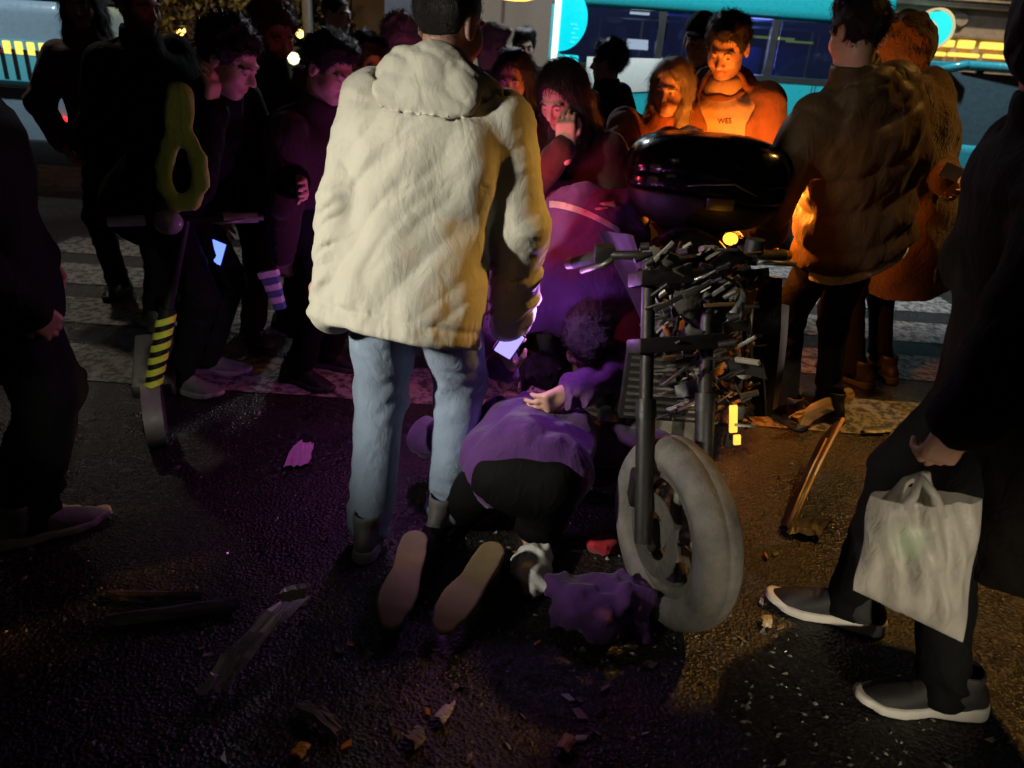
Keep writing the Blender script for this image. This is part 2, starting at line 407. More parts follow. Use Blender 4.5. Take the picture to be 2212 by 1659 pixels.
SHOE = {}
def shoe_mesh(kind, mats):
    key = kind
    if key in SHOE: return SHOE[key]
    def outline(q, g=0):
        y = np.clip(q[:, 1], -.085, .185); t = (y+.085)/.27
        w = np.interp(t, [0, .15, .4, .7, .9, 1], [.034, .038, .036, .048, .044, .03]) + g
        xc = np.interp(t, [0, .4, .8, 1], [0, .002, -.004, -.006])
        return np.sqrt((q[:, 0]-xc)**2 + (q[:, 1]-y)**2) - w
    def sole(q):
        o = outline(q, .003 + .006*np.clip((.04-q[:, 2])/.04, 0, 1))
        top = np.interp(q[:, 1], [-.12, -.05, .06, .15, .23], [.046, .04, .03, .03, .044]); lift = np.interp(q[:, 1], [-.12, .1, .16, .23], [.003, 0, .006, .026])
        arch = .003*np.exp(-((q[:, 1]-.03)/.03)**2)
        return smax(smax(o, q[:, 2]-top, .008), lift+arch-q[:, 2], .006)
    def upper(q):
        o = outline(q, -.002)
        y = q[:, 1]; h = np.interp(y, [-.12, -.08, -.02, .03, .09, .15, .21], [.085, .105, .112, .108, .078, .06, .035])
        wid = np.clip(1 - np.abs(q[:, 0])/.055, 0, 1)**.45
        d = smax(o + .34*np.clip(q[:, 2]-.05, 0, 1)*.55, q[:, 2]-h*(.55+.45*wid), .025)
        d = smax(d, .02-q[:, 2], .004)
        d = smin(d, cone(q, (0, -.03, .07), (0, -.035, .125), .044, .046), .03)
        d = smax(d, -cone(q, (0, -.032, .12), (0, -.035, .18), .034, .04), .008)
        lace = .0022*np.sin(y*320)*((y > .02) & (y < .1) & (np.abs(q[:, 0]) < .022) & (q[:, 2] > .06))
        return d - lace
    lo, hi = (-.08, -.14, -.02), (.08, .25, .16)
    u = mesh_np('shoe', *polygonize(upper, lo, hi, .006)); u.materials.append(mats[0])
    so = mesh_np('sole', *polygonize(sole, lo, hi, .005)); so.materials.append(mats[1])
    SHOE[key] = (u, so); return SHOE[key]

TONES = {'light': (.52, .33, .25), 'mid': (.42, .25, .18), 'tan': (.33, .19, .13)}
def person(label, head, foot=None, face=180, s=1.0, look=(0, 0), hroll=0, tone='mid', beard=0, hair='short', hairm=None,
           jk=None, pants=None, shoes=None, aL='hang', aR='hang', hip=None, feet=None, stance=.11, vox=.016, group=None,
           curl=.5, sit=False, kneel=False, legw=1.0, hsc=1.0, headvox=.0068):
    jk = dict(dict(mat=None, hem=-.14, bulk=1.0, collar=.03, hood=0, puff=0, fold=.010, flare=0., folds=(), open=None), **(jk or {}))
    a = rad(face); fw = np.array([math.sin(a), math.cos(a), 0]); rt = np.array([math.cos(a), -math.sin(a), 0]); up = np.array([0, 0, 1.])
    H = np.asarray(head, float)
    if foot is None: foot = H[:2]
    R0 = np.array([foot[0], foot[1], 0.]); H = H - R0
    root = thing('person', label, 'person', tuple(R0), 0, group)
    HP = np.array([0, 0, .93*s]) if hip is None else np.asarray(hip, float) - R0
    sp = unit(H - HP); nk = unit(.65*sp + .35*up)
    NB = H - nk*.185*s - .012*fw*s
    sp = NB - HP; L = np.linalg.norm(sp); sp = sp/L
    T = np.stack([unit(rt - sp*(rt @ sp)), np.cross(sp, unit(rt - sp*(rt @ sp))), sp], 1)
    shl = {-1: HP + T @ np.array([-jk.get('shw', .172)*s, -.005, .875*L]), 1: HP + T @ np.array([jk.get('shw', .172)*s, -.005, .875*L])}
    hp = {k: HP + rt*k*.085*s - up*.02 for k in (-1, 1)}
    if feet is None: ank = {k: rt*k*stance*s + np.array([0, 0, .085*s]) for k in (-1, 1)}
    else: ank = {k: np.append(np.asarray(feet[i][:2]) - R0[:2], .085*s if len(feet[i]) < 3 else feet[i][2]) for i, k in enumerate((-1, 1))}
    knee = {}
    for k in (-1, 1):
        khint = fw + up*(1.2 if sit else -.35 if kneel else .05) + rt*k*.18
        knee[k], ank2 = ik(hp[k], ank[k], .45*s, .43*s, khint)
        if hip is None or np.linalg.norm(ank2 - ank[k]) < .03: pass
        else: ank[k] = ank2
    ar = {}
    for k, tg in ((-1, aL), (1, aR)):
        S0 = shl[k]
        if isinstance(tg, str):
            if tg == 'hang': w = S0 + rt*k*.09*s - up*.52*s + fw*.05*s; h = -fw + rt*k*.4
            elif tg == 'pocket': w = S0 + rt*k*.03*s - up*.44*s + fw*.1*s; h = -fw*.6 + rt*k
            elif tg == 'front': w = S0 - rt*k*.08*s - up*.28*s + fw*.25*s; h = -up + rt*k*.5
            elif tg == 'cross': w = S0 - rt*k*.22*s - up*.25*s + fw*.16*s; h = -up*.8 + rt*k
        elif isinstance(tg, dict): w = np.asarray(tg['w'], float) - R0; h = np.asarray(tg.get('h', -up + rt*k*.5), float)
        else: w = np.asarray(tg, float) - R0; h = -up*.6 + rt*k*.6 - fw*.3
        el, w = ik(S0, w, .285*s, .26*s, np.asarray(h, float)); ar[k] = (S0, el, w)
    # head frame
    ya = a + rad(look[0]); hf = np.array([math.sin(ya)*math.cos(rad(look[1])), math.cos(ya)*math.cos(rad(look[1])), math.sin(rad(look[1]))])
    HR = frame(hf, up)
    if hroll:
        c_, s_ = math.cos(rad(hroll)), math.sin(rad(hroll)); HR = HR @ np.array([[c_, 0, s_], [0, 1, 0], [-s_, 0, c_]])
    hs = .98*s*hsc
    B = jk['bulk']
    ts = [-.6, -.25, 0, .3, .6, .8, .93, 1.0, 1.06]
    def torso(p, g, b, flare=0.):
        q = (p - HP) @ T; t = q[:, 2]/L
        wx = np.interp(t, ts, [.2, .195, .185, .172, .188, .192, .16, .1, .06])*s*b + g + flare*np.clip(.3-t, 0, 1)
        wy = np.interp(t, ts, [.15, .145, .135, .118, .13, .122, .098, .075, .055])*s*b + g + flare*np.clip(.3-t, 0, 1)
        cy = np.interp(t, [-.3, 0, .35, .75, 1], [0, -.005, -.005, -.015, 0])*s
        e = 2.35; rr = ((np.abs(q[:, 0])/wx)**e + (np.abs(q[:, 1]-cy)/wy)**e)**(1/e)
        return (rr-1)*np.minimum(wx, wy), q
    pts = np.array([HP, NB, H, *[x for k in (-1, 1) for x in ar[k]], *[knee[k] for k in (-1, 1)], *[ank[k] for k in (-1, 1)]])
    # --- body: inner figure + head + hands, one mesh
    def inner(p):
        d, q = torso(p, -.012, .95)
        d = smax(d, q[:, 2]-1.04*L, .05); d = smax(d, -q[:, 2]-.05, .05)
        for k in (-1, 1):
            A = ar[k]; d = smin(d, smin(cone(p, A[0], A[1], .05*s, .038*s), cone(p, A[1], A[2], .036*s, .026*s), .02), .05)
            d = smin(d, smin(cone(p, hp[k], knee[k], .075*s, .05*s), cone(p, knee[k], ank[k], .048*s, .032*s), .02), .05)
        return d
    bv, bq = polygonize(inner, pts.min(0)-.2, pts.max(0)+.2, .026)
    def hfn(p):
        q = ((p - H) @ HR)/hs
        d = head_fn(q)*hs
        n0 = H + HR @ np.array([0, -.022, -.07])*hs
        return smin(d, cone(p, n0, NB - T[:, 2]*.03, .052*s, .062*s), .03)
    hv, hq = polygonize(hfn, np.minimum(H, NB)-.17*s, np.maximum(H, NB)+.17*s, headvox)
    parts = [(bv, bq), (hv, hq)]; tone_ = TONES[tone]
    cols = [np.tile(tone_, (len(bv), 1)), head_cols(((hv-H) @ HR)/hs, tone_, beard)]
    for k in (-1, 1):
        A = ar[k]; dd = unit(A[2]-A[1]); nn = unit(-rt*k*.8 + fw*-.3 - up*.1); nn = unit(nn - dd*(nn @ dd))
        if isinstance((aL, aR)[k > 0], dict) and 'n' in (aL, aR)[k > 0]: nn = unit(np.asarray((aL, aR)[k > 0]['n'], float)); nn = unit(nn - dd*(nn @ dd))
        if isinstance((aL, aR)[k > 0], dict) and 'd' in (aL, aR)[k > 0]: dd = unit((aL, aR)[k > 0]['d']); nn = unit(nn - dd*(nn @ dd))
        fn = hand_parts(A[2], dd, -nn, k, curl, s)
        c = A[2] + dd*.08*s
        v, q = polygonize(fn, c-.17*s, c+.17*s, .0062); parts.append((v, q)); cols.append(np.tile(np.asarray(tone_)*np.array([1, .92, .9]), (len(v), 1)))
    v, q = join(parts); obj('body', mesh_np('body', v, q, col=np.concatenate(cols)), SKIN, root)
    # --- jacket
    AB = jk.get('abulk', B); aR_ = (.08*AB, .066*AB, .056*AB)
    def jacket(p):
        d, q = torso(p, .014, B, jk['flare'])
        d = smax(d, q[:, 2]-1.05*L, .05)
        if jk['puff']:
            d = d - jk['puff']*(np.abs(np.sin((q[:, 2]+.02*vn(p*5))*math.pi/jk.get('baf', .13)))**.5)*np.clip(1-(q[:, 2]-.9*L)/.05, 0, 1) - .007*vn(p*16) - .008*np.abs(vn(p*np.array([26, 26, 9])))
        elif jk['fold']:
            f_ = vn(np.stack([q[:, 0]*9 + q[:, 2]*5, q[:, 1]*8, q[:, 2]*4 + q[:, 0]*3], 1)) + .6*vn(np.stack([q[:, 0]*20 - q[:, 2]*9, q[:, 1]*18, q[:, 2]*9], 1)+7)
            d = d - jk['fold']*.9*f_
            if jk.get('drape'):
                al = q[:, 0]*.55 + q[:, 2]*.83; ac = q[:, 0]*.83 - q[:, 2]*.55 + .02*vn(q*6)
                r1 = np.abs(vn(np.stack([ac*11, q[:, 1]*3, al*2.6], 1) + 5)); r2 = np.abs(vn(np.stack([ac*23, q[:, 1]*5, al*5], 1) + 11))
                d = d - jk['drape']*(1.5*r1**.8 + .6*r2**.8 - .6)
                gz = np.clip(1 - (q[:, 2]-jk['hem']*s)/.13, 0, 1)
                an = np.arctan2(q[:, 1], q[:, 0])
                d = d + .0045*np.exp(-((q[:, 2]-jk['hem']*s-.055)/.007)**2)
                d = d + gz*.009*np.abs(vn(np.stack([an*9 + q[:, 2]*12, q[:, 2]*8, an*0], 1)))
        for x, y, w_, dp in jk['folds']:
            d = d + dp*np.exp(-(cone(q, x, y, 0, 0)/w_)**2)
        hem = jk['hem']*s + .008*vn(np.stack([p[:, 0]*12, p[:, 1]*12, p[:, 2]*0], 1)) + jk.get('hemtilt', 0)*q[:, 0]
        if jk.get('closed'): d = smax(d, hem - q[:, 2], .11)
        else:
            d = smax(d, hem - q[:, 2], .016)
            d = smax(d, -smax(torso(p, .0, B*.9, jk['flare'])[0], q[:, 2] - hem - .05, .01), .01)
        for k in (-1, 1):
            A = ar[k]; wr = A[1] + (A[2]-A[1])*jk.get('cuff', .94)
            u1 = cone(p, A[0], A[1], aR_[0]*s, aR_[1]*s); u2 = cone(p, A[1], wr, aR_[1]*s, aR_[2]*s)
            if jk.get('drape'):
                ab = unit(A[2]-A[1]); tt = (p-A[1]) @ ab; lowr = np.clip(tt/.2+.3, 0, 1)
                wv_ = np.abs(vn(np.stack([tt*30 + 2.5*vn(p*10) + (p @ T[:, 0])*14, (p @ T[:, 0])*7, (p @ T[:, 1])*7], 1)))
                u2 = u2 - .02*lowr*(wv_-.25); u1 = u1 - .008*(wv_-.25)
            if jk['puff']:
                for (x, y), uu in (((A[0], A[1]), 0), ((A[1], wr), 1)):
                    ab = y-x; t = ((p-x) @ ab)/(ab @ ab)*np.linalg.norm(ab)
                    bump = jk['puff']*(np.abs(np.sin((t+.012*vn(p*6))*math.pi/jk.get('baf', .13)))**.5)
                    if uu: u2 = u2 - bump
                    else: u1 = u1 - bump
            elif jk['fold']:
                w_ = np.exp(-(np.linalg.norm(p-A[1], axis=1)/.11)**2) + .7*np.exp(-(np.linalg.norm(p-wr, axis=1)/.1)**2) + .25
                tt = (p-A[1]) @ unit(A[2]-A[1])
                f_ = vn(np.stack([tt*34 + 3*vn(p*9), (p @ T[:, 0])*11, (p @ T[:, 1])*11], 1))
                u1 = u1 - jk['fold']*w_*f_; u2 = u2 - jk['fold']*w_*f_
            d = smin(d, smin(u1, u2, .03), jk.get('armk', .028))
        if jk['collar']:
            d = smin(d, cone(p, NB-T[:, 2]*.03, NB+nk*jk['collar']*s, .082*s*min(B, 1.15), .078*s*min(B, 1.15)), .03)
        if jk['hood']:
            hd = jk['hood']; C = NB + T @ np.array([0, -.03*s, jk.get('hoodz', -.015)*s])
            qq = (p - C) @ T; a_ = np.arctan2(qq[:, 1], qq[:, 0]); bk_ = np.clip(-np.sin(a_), -.6, 1)
            rr = np.linalg.norm(qq[:, :2]*np.array([jk.get('hoodw', .92), 1.05]), axis=1)
            mi = (.03 + .02*bk_)*hd*s
            tor = np.sqrt((rr-.108*s*hd)**2 + ((qq[:, 2]-.035*bk_*s)*.8)**2) - mi - .007*vn(p*20) - .004*vn(p*np.array([50, 50, 12]))
            bag = ell(qq, np.array([0, -.112, -.045])*s*hd, np.array([.16, .04, .065])*s*hd) - .006*vn(p*18)
            cre = np.abs(vn(np.stack([qq[:, 0]*9, qq[:, 1]*7, qq[:, 2]*26 + qq[:, 0]*8], 1)))
            hdm = smin(tor, bag, .02) - .012*hd*(cre**.7 - .35)
            d = np.maximum(d, .006 - np.abs(hdm)*.9) if jk.get('drape') else d
            d = smin(d, hdm, .004)
        hk = ((p - H) @ HR)/hs
        return smax(d, -(ell(hk, (0, 0, -.01), (.085, .105, .13))*hs), .012)
    jp = np.array([HP + T[:, 2]*jk['hem']*s, NB, *[x for k in (-1, 1) for x in ar[k]]])
    v, q = polygonize(jacket, jp.min(0)-.26*B, jp.max(0)+.26*B, vox)
    jo = obj('sweatshirt' if jk['open'] else 'jacket', mesh_np('jacket', v, q), jk['mat'], root)
    if jk['open']:
        om, x0, gw = jk['open']
        def outer(p):
            q = (p - HP) @ T; d = jacket(p) - .016
            d = smax(d, jk['hem']*s + .03 - q[:, 2], .012) if True else d
            w_ = gw*(1 + .5*np.clip((q[:, 2]/L-.75)/.2, 0, 1))
            hole = smax(np.abs(q[:, 0]-x0) - w_, .02 - q[:, 1], .01)
            arm = np.minimum(*[np.minimum(cone(p, ar[k][0], ar[k][1], .1, .1), cone(p, ar[k][1], ar[k][2], .1, .1)) for k in (-1, 1)])
            return smax(d, -np.where(arm < 0, .05, hole), .008)
        v, q = polygonize(outer, jp.min(0)-.28*B, jp.max(0)+.28*B, vox); obj('jacket', mesh_np('jacket', v, q), om, root)
    if jk.get('under'):
        def und(p):
            d, q = torso(p, .002, B*.97, jk['flare']); h_ = jk['hem']*s
            d = smax(smax(d, h_-.065+.02*q[:, 0]-q[:, 2], .008), q[:, 2]-h_-.04, .01)
            return smax(d, -(torso(p, -.012, B*.97, jk['flare'])[0]), .004)
        v, q = polygonize(und, jp.min(0)-.26*B, jp.max(0)+.26*B, .01); obj('shirt_hem', mesh_np('shirt_hem', v, q), jk['under'], root)
    # --- trousers
    def trousers(p):
        qz = (p - HP)
        d = ell(p, HP - up*.03, np.array([.165, .135, .15])*s*(.8 if kneel else 1))
        for k in (-1, 1):
            lg = smin(cone(p, hp[k], knee[k], .098*s*legw, .074*s*legw), cone(p, knee[k], ank[k]-up*.03 if not kneel else ank[k]+unit(knee[k]-ank[k])*.07, .072*s*legw, .058*s*legw), .03)
            da = np.linalg.norm(p-ank[k], axis=1); dk = np.linalg.norm(p-knee[k], axis=1)
            f_ = vn(np.stack([p[:, 0]*13, p[:, 1]*13, p[:, 2]*30 + 3*vn(p*8)], 1))
            d = smin(d, lg - (.006 + .011*np.exp(-(da/.13)**2) + .008*np.exp(-(dk/.12)**2))*f_, .035)
        return smax(d, .035 - p[:, 2], .01)
    tp = np.array([HP, *[knee[k] for k in (-1, 1)], *[ank[k] for k in (-1, 1)]])
    v, q = polygonize(trousers, tp.min(0)-.2, tp.max(0)+.22, max(vox, .014)); obj('trousers', mesh_np('trousers', v, q), pants, root)
    # --- shoes
    um, sm = shoe_mesh(*shoes)
    for i, k in enumerate((-1, 1)):
        o = obj('shoe', um, None, root); so = obj('sole', sm, None, o)
        fz = ank[k]; o.location = (fz[0], fz[1], max(0.0, fz[2]-.085*s)); o.scale = (s,)*3
        o.rotation_euler = (rad(62) if sit else 0, 0, -a - k*rad(9))
        if kneel:
            o.rotation_euler = (rad(-168), 0, -a - k*rad(10)); o.location = tuple(fz - fw*.048*s + up*.082*s)
        if sit: o.location = (fz[0], fz[1], max(.05, fz[2]-.02))
    # --- hair / headgear
    if hair:
        def hairf(p):
            q = ((p - H) @ HR)/hs; ax = np.abs(q[:, 0])
            st = vn(np.stack([q[:, 0]*70, q[:, 1]*70, q[:, 2]*22], 1)); cl = vn(q*28+3)
            base = ell(q, (0, -.02, .037), (.086, .108, .1))
            if hair in ('short', 'curly', 'crop'):
                th = {'short': .002, 'curly': .012, 'crop': -.006}[hair]
                nz = {'short': .008*st + .008*cl, 'curly': .016*vn(q*34) + .008*vn(q*60), 'crop': .002*st}[hair]
                d = base - th - nz
                zm = np.interp(q[:, 1], [-.13, -.06, -.035, -.02, .02, .034, .05, .07, .1], [-.082, -.07, -.04, .012, .0, .0, .04, .066, .08])
                d = smax(d, (zm - q[:, 2])*.75 - .006*cl, .01)
                d = smin(d, smax(ell(q, (0, .03, .105), (.07, .07, .03)) - nz, -(q[:, 2]-.07), .01), .02) if hair == 'short' else d
            elif hair in ('long', 'longback'):
                d = base - .008 - .005*st
                ln = ((q[:, 1]-.075)*-.6 + (q[:, 2]-.08)*.35); d = smax(d, -ln/.7, .015)
                m = np.stack([ax, q[:, 1], q[:, 2]], 1)
                for x0, y0, x1, y1, z1, r0, r1 in ((.07, .0, .085, .03, -.28, .036, .034), (.055, -.06, .075, -.07, -.3, .05, .045), (.0, -.085, .0, -.1, -.3, .05, .05)):
                    c_ = cone(m, (x0, y0, .03), (x1, y1, z1), r0, r1) - .008*st - .006*cl; d = smin(d, c_, .02)
                d = smax(d, -(ell(q, (0, .075, -.03), (.058, .06, .115))), .01)
            elif hair == 'beanie':
                d = ell(q, (0, -.015, .045), (.092, .114, .105)) - .003*cl
                d = smax(d, -(((q[:, 1]-.09)*-.06 + (q[:, 2]-.045)*.2)/.21), .01)
                d = smin(d, smax(ell(q, (0, -.015, .04), (.098, .121, .1)), np.abs(q[:, 2]-.045-.3*(q[:, 1]))-.02, .01), .005)
            elif hair == 'cap':
                d = ell(q, (0, -.015, .045), (.09, .112, .1)); d = smax(d, .045-q[:, 2], .008)
                d = smin(d, smax(ell(q, (0, .105, .05), (.07, .085, .012)), -(q[:, 1]-.05), .01), .006)
            elif hair == 'hood':
                d = ell(q, (0, -.03, .01), (.115, .135, .15)) - .008*cl
                d = smax(d, -ell(q, (0, .06, -.02), (.078, .13, .125)), .012)
            return d*hs
        lo = H - .19*s; hi = H + .19*s
        if hair.startswith('long'): lo = H - np.array([.3, .3, .46])*s; hi = H + .22*s
        v, q = polygonize(hairf, lo, hi, .008 if not hair.startswith('long') else .0095)
        if hair in ('short', 'curly', 'crop', 'long', 'longback'):
            N = 3200 if not hair.startswith('long') else 5200; rg_ = np.random.default_rng(int(abs(H[2]*1e4)))
            fi = rg_.integers(0, len(q), N); P_ = v[q[fi]]; c_ = P_.mean(1) + rg_.normal(0, .004, (N, 3))
            n_ = np.cross(P_[:, 1]-P_[:, 0], P_[:, 3]-P_[:, 0]); n_ /= np.linalg.norm(n_, axis=1, keepdims=True)+1e-9
            fl = -HR[:, 1]*.5 - HR[:, 2]*.6 if hair != 'curly' else rg_.normal(0, 1, (N, 3))
            if hair.startswith('long'): fl = -up*1.0
            t_ = fl + .35*rg_.normal(0, 1, (N, 3)); t_ -= n_*(t_*n_).sum(1, keepdims=True); t_ /= np.linalg.norm(t_, axis=1, keepdims=True)+1e-9
            Ls = {'short': .024, 'curly': .022, 'crop': .008}.get(hair, .05)*rg_.uniform(.5, 1.2, (N, 1)); w_ = np.cross(t_, n_)*.0011
            tip = c_ + t_*Ls + n_*Ls*{'short': .3, 'curly': .7, 'crop': .5}.get(hair, .1)*rg_.uniform(.2, 1, (N, 1)); mid = (c_+tip)/2 + n_*Ls*.12
            sv = np.stack([c_-w_, c_+w_, mid+w_, mid-w_, tip+w_*.2, tip-w_*.2], 1).reshape(-1, 3); b0 = np.arange(N)*6
            sq = np.concatenate([np.stack([b0, b0+1, b0+2, b0+3], 1), np.stack([b0+3, b0+2, b0+4, b0+5], 1)])
            v, q = join([(v, q), (sv, sq)])
        if len(q): obj({'beanie': 'beanie', 'cap': 'cap', 'hood': 'hood'}.get(hair, 'hair'), mesh_np('hair', v, q), hairm, root)
    root['_'] = 0; del root['_']
    return dict(root=root, R0=R0, HP=HP, NB=NB, T=T, L=L, H=H, HR=HR, ar=ar, rt=rt, fw=fw, jacket=jo)
# ------------------------------------------------------------------ street
def asphalt():
    m, t, b = _new('asphalt'); co = _co(t)
    n1 = _noise(t, .7, 5, .6, co); n2 = _noise(t, 130, 3, .6, co); v = t.nodes.new('ShaderNodeTexVoronoi'); v.inputs['Scale'].default_value = 95
    t.links.new(co, v.inputs['Vector'])
    c1 = _mix(t, _map(t, n1.outputs[0], .35, .65), (.011, .0105, .0105), (.024, .022, .021))
    spk = _map(t, v.outputs['Color'], .55, .9); t.links.new(_mix(t, spk, c1, (.06, .055, .05)), b.inputs['Base Color'])
    wet = _noise(t, 1.6, 4, .65, co, .5)
    t.links.new(_map(t, wet.outputs[0], .35, .65, .16, .55), b.inputs['Roughness'])
    _bump(t, b, v.outputs['Distance'], .9, .006); _bump(t, b, n2.outputs[0], .8, .004); _bump(t, b, _noise(t, 9, 4, .6, co).outputs[0], .35, .02)
    return m
def paint_worn():
    m, t, b = _new('road_paint'); co = _co(t); n = _noise(t, 22, 7, .7, co)
    t.links.new(_mix(t, _map(t, n.outputs[0], .44, .54), (.05, .047, .045), (.3, .28, .26)), b.inputs['Base Color']); b.inputs['Roughness'].default_value = .6
    _bump(t, b, _noise(t, 160, 3, .6, co).outputs[0], .6, .004); return m
def stone(name, c1, c2, scale=6):
    if name in MATS: return MATS[name]
    m, t, b = _new(name); co = _co(t); n = _noise(t, scale, 7, .7, co)
    t.links.new(_mix(t, _map(t, n.outputs[0], .3, .7), c1, c2), b.inputs['Base Color']); b.inputs['Roughness'].default_value = .85
    _bump(t, b, _noise(t, scale*14, 4, .6, co).outputs[0], .5, .01); MATS[name] = m; return m
ASPH = asphalt()
road = MB().add([(-90, -40, 0), (90, -40, 0), (90, 120, 0), (-90, 120, 0)], [(0, 1, 2, 3)]).build('road', ASPH); tag(road, kind='structure')
PAINT = paint_worn()
for i, (y, x0, x1) in enumerate(((3.28, -3.3, 3.2), (3.98, -3.35, 3.25), (4.63, -3.3, 3.2), (5.28, -3.4, 3.2), (5.93, -3.3, 3.3), (6.6, -3.3, 3.3), (7.3, -3.2, 3.3))):
    pts = []; n = 26
    for k in range(n): pts.append((x0 + (x1-x0)*k/(n-1), y-.2 + random.uniform(-.012, .012), .004))
    for k in range(n): pts.append((x1 - (x1-x0)*k/(n-1), y+.2 + random.uniform(-.012, .012), .004))
    MB().add(pts, [tuple(range(2*n))]).build('crosswalk_stripe', PAINT, road)
KERB = stone('kerb_stone', (.16, .15, .14), (.3, .28, .26))
pav = MB().box((0, 30.3, .06), (80, 19, .06)).build('pavement', stone('pavement_slab', (.1, .1, .1), (.2, .19, .18), 3)); tag(pav, kind='structure')
for i in range(26):
    MB().box((-13+i*1.0+.5, 11.2, .065), (.494, .09, .07)).build('kerb_stone', KERB, pav, bevel=.012)

# --- buildings behind
def building(name, label, x0, x1, y, h, wall, rects, trim, pane, depth=6.0, storey=3.2):
    r = thing(name, label, 'building', ((x0+x1)/2, y, .12)); ox = (x0+x1)/2
    P = lambda m: m
    # facade wall cut into strips around window openings is kept simple: wall behind, piers and bands in front
    MB().box((0, depth/2+.25, h/2), ((x1-x0)/2, depth/2, h/2)).build('wall', wall, r)
    for (a, b, z0, z1, pm) in rects:
        w = MB()
        cx, cz, hw, hh = (a+b)/2-ox, (z0+z1)/2-.12, (b-a)/2, (z1-z0)/2
        for sx in (-1, 1): w.box((cx+sx*(hw+.04), .14, cz), (.05, .12, hh+.09))
        for sz in (-1, 1): w.box((cx, .14, cz+sz*(hh+.04)), (hw-.012, .115, .05))
        wo = w.build('window_frame', trim, r, bevel=.008)
        MB().box((cx, .18, cz), (hw-.012, .012, hh-.012)).build('pane', pm, wo)
        nm = max(1, int((b-a)/.8))
        for k in range(1, nm): MB().box((cx-hw+2*hw*k/nm, .15, cz), (.02, .04, hh-.013)).build('mullion', trim, wo)
    return r
DARKW = stone('brown_render', (.035, .025, .018), (.075, .052, .036), 2)
GREYW = stone('grey_render', (.05, .045, .04), (.1, .09, .08), 2)
STONEW = stone('carved_stone', (.22, .18, .14), (.4, .33, .26), 5)
FRAME = solid('dark_frame', (.05, .04, .035), .5)
BROWNF = solid('brown_frame', (.14, .085, .055), .55)
DGL = solid('night_glass', (.012, .013, .016), .08, spec=.6)
WGL = emis('warm_lit_pane', (1, .55, .16), 1.1)
YGL = emis('yellow_lit_pane', (1, .62, .1), 1.3)
DIM = emis('dim_lit_pane', (.32, .27, .21), .16)
b1 = building('shop_building', 'dark brown building front with dim windows behind the crowd at left', -13, -2.1, 12.6, 7, DARKW,
         [(-11.5, -9.8, 1.0, 2.9, DGL), (-9.1, -7.6, 1.0, 2.9, DIM), (-4.2, -3.0, .9, 2.8, DGL), (-11, -9.8, 4, 5.6, DGL), (-8, -6.8, 4, 5.6, DGL), (-5, -3.8, 4, 5.6, DGL)], FRAME, DGL)
b2 = building('shop_building', 'grey shop front with a wide dim window beside the turquoise stop sign', -1.9, 1.0, 12.4, 7, GREYW,
         [(-1.6, .55, .6, 2.7, DIM), (-1.4, -.2, 4, 5.6, DGL), (.0, .8, 4, 5.6, DGL)], BROWNF, DGL)
b3 = building('shop_building', 'stone fronted building with a carved cornice and yellow lit shop windows', 5.0, 14.0, 13.2, 8, STONEW,
         [], FRAME, DGL)
def cornice(root, y, z, x0, x1):
    for k, (dz, d, hh) in enumerate(((0, .5, .05), (-.11, .4, .045), (-.2, .3, .04), (-.62, .12, .03))):
        MB().box(((x0+x1)/2, .23-d/2, z+dz), ((x1-x0)/2, d/2, hh)).build('moulding', STONEW, root, bevel=.015)
    for k in range(26):
        MB().box((x0+(x1-x0)*(k+.5)/26, .08, z-.15), (.05, .14, .03)).build('dentil', STONEW, root)
cornice(b3, 13.2, 2.62, -4.45, 4.4)
for k in range(7): MB().cyl((-4+k*1.25, .2, 2.22), (-4+k*1.25, .12, 2.22), .13, .09, 20).build('rosette', STONEW, b3, smooth='auto')
for k in range(8): MB().box((-4.2+k*1.18, .1, 5.2), (.13, .14, 2.5)).build('pilaster', GREYW, b3, bevel=.02)
for k in range(7): MB().box((-3.61+k*1.18, .2, 5.2), (.45, .04, 2.4)).build('shutter', solid('dark_shutter', (.028, .028, .024), .6), b3)
for (px, py, hw, hh) in ((2026, 92, .3, .05), (2094, 96, .12, .06), (2006, 116, .12, .03), (2038, 117, .07, .03), (2064, 118, .06, .03), (2098, 120, .16, .03), (2160, 100, .25, .05), (2160, 123, .2, .03)):
    q = W(px, py, 13.3); MB().box((q[0]-9.5, .2, q[2]-.12), (hw, .06, hh)).build('lit_window', YGL, b3, bevel=.02)
for k, (px, py) in enumerate(((1987, 78), (2018, 62))):
    c = W(px, py, 12.7)
    t = thing('round_shop_sign', ('turquoise lit round sign nearest the bus roof, on the stone front', 'taller turquoise lit sign on the stone front above the teal car')[k], 'sign', (c[0], c[1], c[2]-.2))
    MB().cyl((0, -.05, .2), (0, .05, .2), (.2, .24)[k], None, 28).build('sign_face', emis('turquoise_sign', (.02, .75, .8), .8), t, smooth='auto')
    MB().lathe([((.2, .24)[k]+.02, -.06), ((.2, .24)[k]+.045, -.06), ((.2, .24)[k]+.045, .06), ((.2, .24)[k]+.02, .06)], (0, 0, .2), (0, 1, 0), 28, closed=True).build('rim', emis('cream_rim', (.8, .65, .35), .5), t, smooth='auto')
    MB().cyl((0, .05, .2), (0, .6, .2), .025).build('bracket', FRAME, t)
